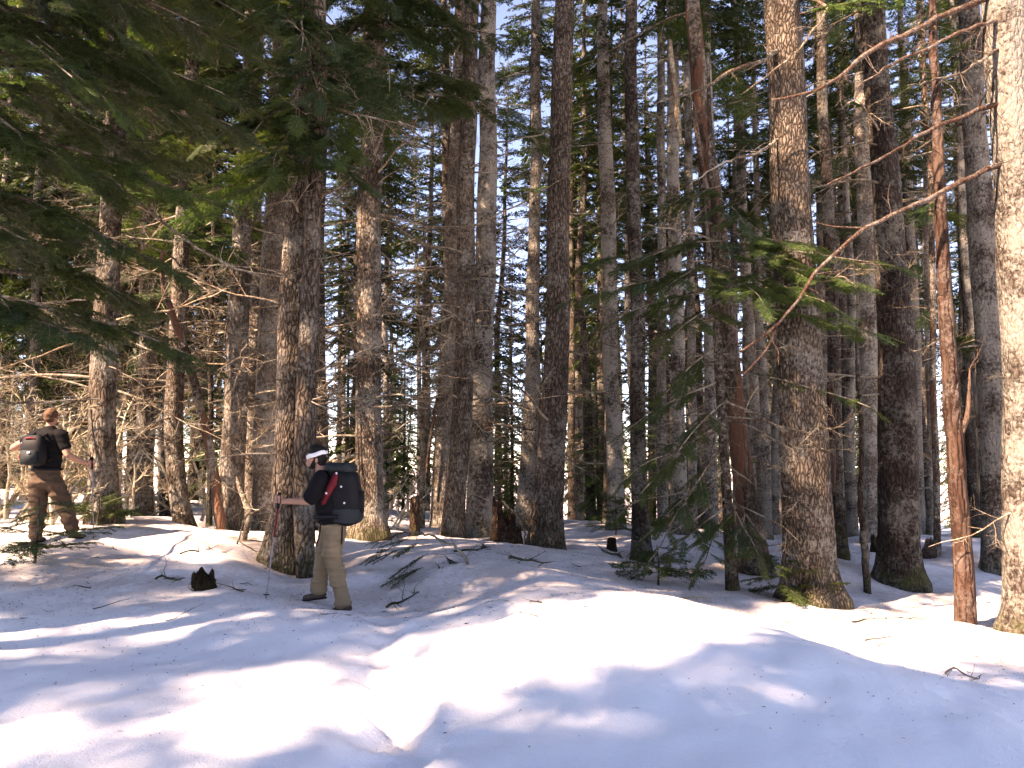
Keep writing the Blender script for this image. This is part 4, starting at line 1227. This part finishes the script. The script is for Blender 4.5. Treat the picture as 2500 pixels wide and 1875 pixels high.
m_lit, N_, L_, b_ = mat('needle_litter', .9, (.075, .050, .034), .1)
lit = link('needle_litter', mb.mesh('needle_litter', [m_lit], False))
tag(lit, 'brown needles and bark crumbs strewn over the snow', 'litter', kind='stuff')

# ------------------------------------------------------------------ the two hikers
def cloth(name, c, rough=.9, bump=.15, scale=60, var=.25):
    m, N, L, b = mat(name, rough, c, .15)
    tc = N.new('ShaderNodeTexCoord')
    n = noise_tex(N, L, tc.outputs['Object'], 7, 4)
    r = ramp(N, [(.3, tuple(x * (1 - var) for x in c)), (.7, tuple(min(1, x * (1 + var)) for x in c))]); L.new(n, r.inputs[0])
    L.new(r.outputs[0], b.inputs['Base Color'])
    n2 = noise_tex(N, L, tc.outputs['Object'], scale, 2)
    bp = N.new('ShaderNodeBump'); bp.inputs['Strength'].default_value = bump; bp.inputs['Distance'].default_value = .01
    L.new(n2, bp.inputs['Height']); L.new(bp.outputs[0], b.inputs['Normal'])
    return m


M_SKIN = cloth('skin', (.38, .20, .145), .55, .05, 90, .10)
M_BLACK = cloth('black_cotton', (.006, .0055, .0065))
M_KHAKI = cloth('khaki_cloth', (.20, .145, .092), .9, .2, 40, .12)
M_BROWNC = cloth('brown_trouser_cloth', (.072, .047, .033), .9, .2, 40, .25)
M_PACK = cloth('pack_nylon_black', (.008, .0075, .0095), .6)
M_SLATE = cloth('pack_nylon_slate', (.020, .025, .028), .65)
M_REDN = cloth('red_nylon', (.13, .008, .014), .5)
M_WHITEC = cloth('white_cloth', (.78, .77, .78), .8, .1, 60, .04)
M_HAIR = cloth('black_hair', (.010, .008, .007), .6, .5, 120)
M_HAIRB = cloth('brown_hair', (.10, .050, .028), .6, .5, 120)
M_BOOT = cloth('boot_leather', (.055, .042, .036), .7)
M_BOOTR = cloth('boot_trim', (.12, .05, .04), .7)
M_STEEL = cloth('pole_aluminium', (.20, .20, .22), .35, .02)
M_GRIP = cloth('pole_grip_foam', (.014, .012, .012), .9)
M_BUCK = cloth('buckle_plastic', (.72, .72, .76), .35, .02)
M_LIP = cloth('lips', (.33, .13, .11), .5, .02)
M_EYE = cloth('eye_dark', (.03, .02, .018), .2, .02)

_bm = bmesh.new(); bmesh.ops.create_icosphere(_bm, subdivisions=2, radius=1.0)
SPH_V = np.array([v.co[:] for v in _bm.verts]); SPH_F = np.array([[v.index for v in f.verts] + [f.verts[2].index] for f in _bm.faces]); _bm.free()


class Blob:
    """overlapping ellipsoids merged into one closed skin"""
    def __init__(s): s.mb = MB()

    def ball(s, c, r, rot=None):
        r = np.broadcast_to(np.asarray(r, float), (3,))
        V = SPH_V * r
        if rot is not None: V = V @ np.array(rot).T
        s.mb.add(V + np.asarray(c), SPH_F)

    def seg(s, p0, r0, p1, r1, n=10, rot=None):
        p0, p1 = np.asarray(p0, float), np.asarray(p1, float)
        r0 = np.broadcast_to(np.asarray(r0, float), (3,)); r1 = np.broadcast_to(np.asarray(r1, float), (3,))
        for t in np.linspace(0, 1, n):
            s.ball(p0 * (1 - t) + p1 * t, r0 * (1 - t) + r1 * t, rot)

    def mesh(s, name, m, voxel=.008, smooth=6, wrinkle=0.0, seed=0):
        raw = s.mb.mesh('raw', [])
        o = bpy.data.objects.new('raw', raw); col.objects.link(o)
        rm = o.modifiers.new('r', 'REMESH'); rm.mode = 'VOXEL'; rm.voxel_size = voxel; rm.use_smooth_shade = True
        if smooth:
            sm = o.modifiers.new('s', 'SMOOTH'); sm.factor = .5; sm.iterations = smooth
        dg = bpy.context.evaluated_depsgraph_get()
        me = bpy.data.meshes.new_from_object(o.evaluated_get(dg))
        bpy.data.objects.remove(o); bpy.data.meshes.remove(raw)
        me.name = name; me.materials.clear(); me.materials.append(m)
        if wrinkle:
            n = len(me.vertices); co = np.empty(n * 3, np.float32); me.vertices.foreach_get('co', co); co = co.reshape(-1, 3)
            no = np.empty(n * 3, np.float32); me.vertices.foreach_get('normal', no); no = no.reshape(-1, 3)
            rng = np.random.RandomState(seed); w = np.zeros(n)
            for _ in range(9):
                k = rng.normal(0, 1, 3) * np.array([14, 14, 30]); w += np.sin(co @ k + rng.uniform(0, 6.28))
            co = co + no * (np.maximum(w / 3, -.35) * wrinkle + wrinkle * .35)[:, None]
            me.vertices.foreach_set('co', co.astype(np.float32).ravel()); me.update()
        return me


def rbox(mb, c, s, mi=0, rot=None, bev=.25):
    """chamfered box"""
    s = np.asarray(s, float) / 2; b = min(s) * bev
    bm = bmesh.new(); bmesh.ops.create_cube(bm, size=2.0)
    for v in bm.verts: v.co = Vector((v.co.x * s[0], v.co.y * s[1], v.co.z * s[2]))
    bmesh.ops.bevel(bm, geom=bm.edges[:], offset=b, segments=2, affect='EDGES')
    V = np.array([v.co[:] for v in bm.verts])
    if rot is not None: V = V @ np.array(rot).T
    bm.verts.index_update()
    for f in bm.faces:
        pass
    tri = bmesh.ops.triangulate(bm, faces=bm.faces[:])
    bm.verts.index_update()
    V = np.array([v.co[:] for v in bm.verts])
    if rot is not None: V = V @ np.array(rot).T
    F = [[v.index for v in f.verts] + [f.verts[2].index] for f in bm.faces]
    bm.free()
    mb.add(V + np.asarray(c), F, mi)


def hand(bl, palm, grip_dir, out_dir, side_dir, r=.0095):
    """a fist closed round a grip: palm, four curled fingers of unequal length and a thumb"""
    palm = np.asarray(palm); g = np.asarray(grip_dir) / np.linalg.norm(grip_dir); o = np.asarray(out_dir) / np.linalg.norm(out_dir); s = np.asarray(side_dir) / np.linalg.norm(side_dir)
    bl.seg(palm - g * .030 - o * .020, .021, palm + g * .030 - o * .020, .023, 6)
    for k, (off, ln) in enumerate(((.033, .95), (.012, 1.05), (-.010, 1.0), (-.031, .82))):
        a = palm + g * off
        pts = [a - o * .012 + s * .016, a + o * .022 * ln + s * .026, a + o * .040 * ln + s * .004, a + o * .026 * ln - s * .020, a + o * .004 - s * .022]
        for p, q in zip(pts[:-1], pts[1:]): bl.seg(p, r, q, r * .92, 5)
    th = [palm + g * .036 - o * .022 - s * .008, palm + g * .052 + o * .006 - s * .020, palm + g * .040 + o * .026 - s * .022]
    for p, q in zip(th[:-1], th[1:]): bl.seg(p, r * 1.2, q, r, 5)


def pole(label, top, tip, base_obj_group=None, grip_len=.16, red=True):
    top = np.asarray(top, float); tip = np.asarray(tip, float)
    e = empty('trekking_pole', tip, label, 'trekking pole')
    f = lambda t: (top + (tip - top) * t) - tip
    L = np.linalg.norm(tip - top); g = grip_len / L
    mb = MB(); mb.tube([f(0), f(.01), f(g * .5), f(g), f(g + .01)], [.012, .019, .015, .017, .010], 10); link('grip', mb.mesh('grip', [M_GRIP]), e)
    mb = MB(); mb.tube([f(g), f(.42)], [.0105, .010], 9); link('upper_shaft', mb.mesh('upper_shaft', [M_REDN if red else M_STEEL]), e)
    mb = MB(); mb.tube([f(.42), f(.43), f(.97)], [.011, .0085, .0065], 9); link('lower_shaft', mb.mesh('lower_shaft', [M_STEEL]), e)
    mb = MB(); mb.tube([f(.945), f(.950), f(.955)], [.012, .036, .012], 12); link('basket', mb.mesh('basket', [M_GRIP]), e)
    mb = MB(); mb.tube([f(.965), f(1.015)], [.006, .003], 6); link('tip', mb.mesh('tip', [M_STEEL]), e)
    a = f(.01); mb = MB()
    th = np.linspace(0, 2 * math.pi, 13)
    mb.tube(np.stack([a[0] + .03 * np.cos(th) * .6, np.full(13, a[1] - .02), a[2] - .06 + .06 * np.sin(th)], -1), .005, 5); link('wrist_strap', mb.mesh('wrist_strap', [M_GRIP]), e)
    return e


# ---- hiker in the black shirt, walking to the left
D1 = 8.2
def h1(zx, zy, dy=0.0):
    return PS(640 + zx / 3.607, 1060 + zy / 3.607, D1) + np.array([0, dy, 0])


O1 = h1(640, 1545); O1[2] = ground(O1[0], O1[1])
e1 = empty('person', O1, 'walking hiker in black shirt, khaki trousers and white headband beside the twin conifer', 'person')
Z1 = -O1
hd = np.array(Matrix.Rotation(-.35, 3, 'Y'))
b = Blob()
b.seg(h1(620, 830), (.13, .155, .12), h1(560, 470), (.115, .175, .14), 10)
b.seg(h1(560, 470), (.115, .175, .13), h1(540, 375), (.085, .165, .07), 6)
b.seg(h1(533, 345), .062, h1(492, 250), .054, 6)
b.ball(h1(482, 190), (.098, .076, .108), hd)
b.ball(h1(448, 222), (.070, .064, .080), hd)
b.seg(h1(438, 262), (.052, .050, .040), h1(452, 285), (.042, .040, .030), 4)
b.seg(h1(405, 235), .012, h1(396, 262), .015, 5); b.ball(h1(404, 268), (.014, .018, .010))       # nose
b.ball(h1(414, 222, -.028), (.014, .022, .012)); b.ball(h1(414, 222, .028), (.014, .022, .012))     # brow
b.ball(h1(495, 232, -.078), (.018, .010, .030)); b.ball(h1(495, 232, .078), (.018, .010, .030))     # ears
b.ball(h1(412, 285), (.012, .024, .006)); b.ball(h1(416, 292), (.012, .022, .006))                # lips
b.seg(h1(545, 375, -.17), .066, h1(470, 575, -.235), .046, 10)
b.seg(h1(470, 580, -.235), .046, h1(240, 582, -.20), .030, 12)
b.seg(h1(240, 582, -.20), .029, h1(205, 575, -.195), (.030, .022, .036), 4)
hand(b, h1(196, 566, -.195), (.10, 0, 1), (-1, 0, .1), (0, -1, 0))
b.seg(h1(545, 375, .17), .066, h1(575, 590, .24), .046, 10)
b.seg(h1(575, 590, .24), .046, h1(590, 770, .20), .030, 10)
hand(b, h1(592, 800, .20), (-1, 0, .1), (0, 0, -1), (0, -1, 0))
b.seg(h1(635, 850, -.085), .095, h1(640, 1110, -.09), .066, 10); b.seg(h1(640, 1110, -.09), .062, h1(735, 1470, -.09), .042, 12)
b.seg(h1(600, 850, .085), .095, h1(512, 1120, .09), .066, 10); b.seg(h1(512, 1120, .09), .062, h1(478, 1405, .09), .042, 12)
b.seg(h1(745, 1510, -.09), .036, h1(670, 1528, -.09), .03, 6); b.seg(h1(485, 1440, .09), .036, h1(390, 1445, .09), .03, 6)
b.ball(h1(620, 840), (.13, .16, .11))
link('body', b.mesh('body', M_SKIN, .006, 3), e1, Z1)
b = Blob()
b.seg(h1(622, 770), (.155, .19, .05), h1(575, 560), (.145, .20, .14), 10)
b.seg(h1(575, 560), (.145, .20, .13), h1(548, 400), (.125, .195, .09), 8)
b.seg(h1(545, 385), (.11, .18, .07), h1(530, 345), (.075, .085, .04), 5)
for s in (-1, 1):
    b.seg(h1(548, 385, s * .165), .082, h1(500 if s < 0 else 560, 500, s * .215), .078, 8)
    b.seg(h1(500 if s < 0 else 560, 500, s * .215), .076, h1(478 if s < 0 else 568, 548, s * .232), .066, 4)
link('shirt', b.mesh('shirt', M_BLACK, .009, 4, .011, 1), e1, Z1)
b = Blob()
b.seg(h1(622, 790), (.15, .18, .06), h1(620, 900), (.14, .17, .10), 6)
b.seg(h1(640, 860, -.085), .112, h1(632, 1000, -.09), .105, 6); b.seg(h1(632, 1000, -.09), .105, h1(648, 1120, -.09), .088, 7); b.seg(h1(648, 1120, -.09), .088, h1(700, 1330, -.09), .078, 8); b.seg(h1(700, 1330, -.09), .078, h1(732, 1470, -.09), (.082, .074, .06), 6)
b.seg(h1(600, 860, .085), .110, h1(545, 1010, .09), .098, 7); b.seg(h1(545, 1010, .09), .098, h1(508, 1130, .09), .084, 7); b.seg(h1(508, 1130, .09), .084, h1(485, 1390, .09), (.080, .07, .06), 10)
link('trousers', b.mesh('trousers', M_KHAKI, .009, 4, .013, 2), e1, Z1)
for (hx, hy, tx, ty, dy) in ((765, 1515, 672, 1530, -.09), (505, 1425, 372, 1450, .09)):
    b = Blob()
    b.seg(h1(hx - 15, hy - 40, dy), .052, h1(hx - 8, hy, dy), (.060, .048, .045), 5)
    b.seg(h1(hx, hy + 2, dy), (.055, .047, .040), h1(tx, ty + 2, dy), (.045, .045, .030), 8)
    bo = link('boot', b.mesh('boot', M_BOOT, .007, 3), e1, Z1)
    b = Blob(); b.seg(h1(hx + 8, hy + 30, dy), (.055, .050, .012), h1(tx - 5, ty + 24, dy), (.050, .048, .012), 9)
    link('sole', b.mesh('sole', M_GRIP, .006, 1), bo)
b = Blob()
b.ball(h1(492, 168), (.104, .086, .092), hd); b.ball(h1(512, 205), (.080, .080, .085), hd); b.ball(h1(470, 140), (.085, .074, .065), hd)
b.seg(h1(520, 240), (.05, .07, .04), h1(525, 262), (.04, .06, .03), 3)
link('hair', b.mesh('hair', M_HAIR, .007, 3, .004, 3), e1, Z1)
b = Blob()
b.seg(h1(448, 292), (.042, .046, .022), h1(428, 290), (.030, .034, .020), 4)
for s in (-1, 1): b.seg(h1(452, 285, s * .046), (.03, .014, .03), h1(478, 235, s * .068), (.018, .010, .03), 6)
b.ball(h1(417, 275), (.010, .028, .008))
link('beard', b.mesh('beard', M_HAIR, .005, 2), e1, Z1)
mb = MB(); th = np.arange(40) / 40 * 2 * math.pi
ctr = h1(483, 181); V = []
for dz, gr in ((-.020, 0), (-.022, .006), (-.008, .009), (.009, .009), (.022, .006), (.020, 0)):
    loc_ = np.stack([(.106 + gr) * np.cos(th), (.086 + gr) * np.sin(th), np.full(40, dz) + .003 * np.sin(5 * th)], -1)
    V.append(loc_ @ np.array(Matrix.Rotation(-.30, 3, 'Y')).T + ctr - O1)
i = np.arange(5)[:, None] * 40; j = np.arange(40)[None, :]; j2 = (j + 1) % 40
mb.add(np.concatenate(V), np.stack([i + j, i + j2, i + 40 + j2, i + 40 + j], -1).reshape(-1, 4))
hb = link('headband', mb.mesh('headband', [M_WHITEC]), e1)
for k, (x1, y1) in enumerate(((566, 215), (552, 212), (580, 160))):
    mb = MB(); rbx = interp_path([h1(560, 172, -.01 * k), h1((560 + x1) / 2 + 3, (172 + y1) / 2, -.012), h1(x1, y1, -.02 * k)], 6) - O1
    mb.tube(rbx, [.010, .011, .012, .012, .011, .006], 5); link('tie_end', mb.mesh('tie_end', [M_WHITEC]), hb)

# backpack
EB = h1(735, 800); eb = empty('backpack', EB, 'large black trekking backpack with a red side pouch on the khaki trousered hiker', 'backpack')
def loft(rows, n=28, p=3.2):
    mb = MB(); V = []
    th = np.arange(n) / n * 2 * math.pi
    for c, hx, hy in rows:
        cc = np.sign(np.cos(th)) * np.abs(np.cos(th)) ** (2 / p); ss = np.sign(np.sin(th)) * np.abs(np.sin(th)) ** (2 / p)
        V.append(np.stack([c[0] + hx * cc, c[1] + hy * ss, np.full(n, c[2])], -1))
    k = len(V); i = np.arange(k - 1)[:, None] * n; j = np.arange(n)[None, :]; j2 = (j + 1) % n
    mb.add(np.concatenate(V), np.stack([i + j, i + j2, i + n + j2, i + n + j], -1).reshape(-1, 4))
    for q, rev in ((0, 1), (k - 1, 0)):
        c = V[q].mean(0); mb.add(np.vstack([V[q], c]), [[(a + 1) % n, a, n, n] if rev else [a, (a + 1) % n, n, n] for a in range(n)])
    return mb


def soften(mb, name, m, seed=0, amp=.004):
    me = mb.mesh(name, [m]); n = len(me.vertices); co = np.empty(n * 3, np.float32); me.vertices.foreach_get('co', co); co = co.reshape(-1, 3)
    rng = np.random.RandomState(seed)
    for _ in range(6):
        k = rng.normal(0, 1, 3) * 22; co += (amp * np.sin(co @ k + rng.uniform(0, 6)))[:, None] * rng.normal(0, .6, 3)
    me.vertices.foreach_set('co', co.ravel()); me.update(); return me


rows = [(h1(735, 795) - EB, .085, .12), (h1(735, 780) - EB, .135, .155), (h1(735, 700) - EB, .158, .17), (h1(736, 620) - EB, .168, .175), (h1(737, 560) - EB, .172, .178), (h1(730, 480) - EB, .168, .178), (h1(720, 400) - EB, .158, .172), (h1(712, 335) - EB, .145, .165), (h1(708, 322) - EB, .12, .14)]
pk = link('pack_body', soften(loft(rows), 'pack_body', M_PACK, 1), eb)
rows = [(h1(704, 332) - EB, .13, .15), (h1(702, 322) - EB, .155, .175), (h1(698, 292) - EB, .158, .178), (h1(696, 266) - EB, .140, .160), (h1(696, 252) - EB, .09, .11)]
link('lid', soften(loft(rows), 'lid', M_SLATE, 2), eb)
rows = [(h1(740, 770) - EB, .15, .178), (h1(745, 740) - EB, .165, .188), (h1(748, 690) - EB, .165, .188), (h1(748, 655) - EB, .155, .182)]
link('lower_compartment', soften(loft(rows), 'lower_compartment', M_SLATE, 3), eb)
mb = MB(); rbox(mb, h1(868, 600) - EB, (.05, .20, .24), 0, None, .4); link('rear_pocket', soften(mb, 'rear_pocket', M_PACK, 4, .002), eb)
b = Blob()
b.seg(h1(685, 352, -.185), (.022, .02, .03), h1(660, 430, -.20), (.042, .030, .05), 6); b.seg(h1(660, 430, -.20), (.042, .030, .05), h1(615, 520, -.205), (.036, .028, .04), 6); b.seg(h1(615, 520, -.205), (.034, .028, .04), h1(580, 600, -.20), (.022, .022, .02), 6)
rp = link('side_pouch', b.mesh('side_pouch', M_REDN, .008, 3, .004, 5), eb, -EB); rp['label'] = 'slanting red pouch on the side of the pack'
for (x, y, dy) in ((612, 512, -.235), (692, 342, -.205), (755, 598, -.178), (728, 458, -.178)):
    mb = MB(); rbox(mb, h1(x, y, dy) - EB, (.018, .012, .020)); link('buckle', mb.mesh('buckle', [M_BUCK]), eb)
for pts, r in (([(545, 345, -.12), (500, 400, -.13), (478, 480, -.13), (520, 580, -.17), (590, 640, -.17)], .018), ([(545, 345, .12), (500, 400, .13), (478, 480, .13), (520, 580, .17), (590, 640, .17)], .018)):
    mb = MB(); mb.tube(interp_path([h1(*p) - EB for p in pts], 16), r, 6); link('shoulder_strap', mb.mesh('shoulder_strap', [M_PACK]), eb)
mb = MB(); mb.tube(interp_path([h1(700, 715, -.18) - EB, h1(600, 715, -.205) - EB, h1(490, 725, -.14) - EB, h1(462, 730, 0) - EB, h1(490, 725, .14) - EB, h1(600, 715, .205) - EB, h1(700, 715, .18) - EB], 24), .026, 8); link('hip_belt', mb.mesh('hip_belt', [M_PACK]), eb)
for pts in ([(492, 760, -.13), (490, 850, -.14), (500, 950, -.15)], [(560, 760, -.20), (548, 870, -.20), (515, 975, -.19)], [(735, 800, -.15), (732, 880, -.15), (728, 955, -.15)]):
    mb = MB(); mb.tube(interp_path([h1(*p) - EB for p in pts], 8), .008, 5); link('dangling_strap', mb.mesh('dangling_strap', [M_PACK]), eb)
tipp = h1(82, 1447, -.19); tipp[2] = ground(tipp[0], tipp[1]) - .01
pole('trekking pole with a red upper shaft in the hand of the khaki trousered hiker', h1(207, 505, -.20), tipp)

# ---- hiker in brown trousers seen from behind
D2 = 10.2
def h2(zx, zy, dy=0.0):
    return PS(zx / 4.147, 970 + zy / 4.147, D2) + np.array([0, dy, 0])


O2 = h2(520, 1470); O2[2] = ground(O2[0], O2[1])
e2 = empty('person', O2, 'hiker in black shirt and brown trousers walking away before the pale bare shrubs', 'person')
Z2 = -O2
b = Blob()
b.seg(h2(470, 800), (.165, .12, .11), h2(480, 500), (.17, .11, .14), 10); b.seg(h2(480, 500), (.17, .11, .13), h2(500, 370), (.17, .085, .07), 7)
b.seg(h2(508, 330), .060, h2(515, 250), .054, 6)
b.ball(h2(522, 195), (.078, .098, .105)); b.ball(h2(515, 225, .03), (.064, .075, .07)); b.seg(h2(514, 245, .06), (.048, .045, .04), h2(512, 258, .075), (.036, .03, .026), 3)
b.seg(h2(520, 205, .10), .012, h2(519, 222, .115), .014, 4)
b.ball(h2(452, 205), (.010, .018, .030)); b.ball(h2(592, 205), (.010, .018, .030))
for s in (-1, 1): b.ball(h2(520 + s * 24, 192, .085), (.022, .014, .012))
b.ball(h2(518, 243, .10), (.022, .010, .006))
b.seg(h2(620, 375), .066, h2(690, 585, -.02), .046, 10); b.seg(h2(690, 585, -.02), .045, h2(805, 665, .16), .030, 10)
hand(b, h2(838, 672, .20), (.08, .05, 1), (.5, 1, 0), (1, -.4, 0))
b.seg(h2(385, 375), .066, h2(150, 510, -.02), .047, 12); b.seg(h2(150, 510, -.02), .047, h2(200, 480, .24), .031, 10)
hand(b, h2(210, 478, .31), (1, 0, .1), (0, 1, 0), (0, 0, 1))
b.seg(h2(400, 830), .10, h2(365, 1130, .06), .066, 10); b.seg(h2(365, 1130, .06), .062, h2(368, 1400, -.02), .042, 10)
b.seg(h2(550, 830), .10, h2(625, 1120, .10), .066, 10); b.seg(h2(625, 1120, .10), .062, h2(690, 1360, .10), .042, 10)
b.seg(h2(370, 1440, -.04), .035, h2(365, 1450, .10), .03, 5); b.seg(h2(695, 1400, .08), .035, h2(730, 1425, .22), .03, 5)
link('body', b.mesh('body', M_SKIN, .006, 3), e2, Z2)
b = Blob()
b.seg(h2(468, 715), (.19, .145, .05), h2(480, 540), (.185, .13, .12), 8); b.seg(h2(480, 540), (.185, .13, .12), h2(500, 385), (.185, .11, .07), 8); b.seg(h2(504, 350), (.12, .09, .04), h2(510, 318), (.075, .07, .03), 4)
b.seg(h2(610, 380), .085, h2(660, 500, -.01), .072, 8); b.seg(h2(395, 380), .085, h2(262, 448, -.01), .072, 8)
link('shirt', b.mesh('shirt', M_BLACK, .009, 4, .011, 4), e2, Z2)
b = Blob()
b.seg(h2(468, 745), (.185, .14, .05), h2(470, 860), (.19, .14, .10), 6)
b.seg(h2(400, 860), .118, h2(362, 1130, .06), .098, 10); b.seg(h2(362, 1130, .06), .098, h2(368, 1400, -.02), (.084, .084, .06), 10)
b.seg(h2(545, 860), .118, h2(622, 1120, .10), .098, 10); b.seg(h2(622, 1120, .10), .098, h2(688, 1340, .10), (.084, .084, .06), 10)
link('trousers', b.mesh('trousers', M_BROWNC, .009, 4, .013, 5), e2, Z2)
for (hx, hy, dy, tx, ty, ty2) in ((368, 1430, -.04, 364, 1445, .14), (700, 1385, .07, 735, 1425, .24)):
    b = Blob()
    b.seg(h2(hx, hy - 30, dy), .052, h2(hx, hy, dy), (.050, .060, .045), 5); b.seg(h2(hx, hy + 5, dy), (.048, .055, .042), h2(tx, ty, ty2), (.045, .045, .030), 8)
    bo = link('boot', b.mesh('boot', M_BOOT, .007, 3), e2, Z2)
    b = Blob(); b.seg(h2(hx, hy + 36, dy - .01), (.050, .055, .012), h2(tx, ty + 22, ty2), (.047, .05, .012), 9)
    link('sole', b.mesh('sole', M_GRIP, .006, 1), bo)
b = Blob(); b.ball(h2(524, 178, -.012), (.084, .100, .088)); b.ball(h2(522, 222, -.04), (.066, .06, .05)); 
link('hair', b.mesh('hair', M_HAIRB, .007, 3, .003, 6), e2, Z2)
mb = MB(); mb.tube(interp_path([h2(468 + 178 * math.cos(a) * .85, 728, .15 * math.sin(a)) - O2 for a in np.linspace(0, 2 * math.pi, 25)], 30), .018, 6); link('belt', mb.mesh('belt', [M_PACK]), e2)
EP = h2(440, 690, -.14); ep = empty('daypack', EP, 'small dark daypack with red trim on the back of the hiker in brown trousers', 'backpack')
rows = [(h2(445, 690, -.20) - EP, .09, .05), (h2(445, 680, -.20) - EP, .135, .085), (h2(442, 600, -.21) - EP, .15, .10), (h2(440, 500, -.21) - EP, .145, .095), (h2(445, 410, -.20) - EP, .12, .075), (h2(448, 390, -.19) - EP, .08, .045)]
link('pack_body', soften(loft(rows), 'pack_body', M_PACK, 7), ep)
mb = MB(); rbox(mb, h2(442, 610, -.315) - EP, (.20, .05, .19), 0, None, .45); link('front_pocket', soften(mb, 'front_pocket', M_SLATE, 8, .002), ep)
for pts in ([(330, 660, -.24), (335, 610, -.27), (345, 580, -.28)], [(395, 425, -.28), (440, 415, -.29), (485, 425, -.28)]):
    mb = MB(); mb.tube(interp_path([h2(*p) - EP for p in pts], 8), .014, 6); link('red_trim', mb.mesh('red_trim', [M_REDN]), ep)
for (x, y, dy) in ((318, 575, -.20), (455, 562, -.345), (335, 470, -.22)):
    mb = MB(); rbox(mb, h2(x, y, dy) - EP, (.034, .014, .024)); link('buckle', mb.mesh('buckle', [M_BUCK]), ep)
for s in (-1, 1):
    mb = MB(); mb.tube(interp_path([h2(445 + s * 60, 410, -.20) - EP, h2(490 + s * 75, 335, -.02) - EP, h2(490 + s * 85, 400, .12) - EP, h2(470 + s * 110, 560, .06) - EP, h2(450 + s * 100, 650, -.16) - EP], 16), .017, 6); link('shoulder_strap', mb.mesh('shoulder_strap', [M_PACK]), ep)
tipp = h2(868, 1400, .2); tipp[2] = ground(tipp[0], tipp[1]) - .01
pole('plain dark trekking pole in the hand of the hiker in brown trousers', h2(848, 600, .20), tipp, red=False)
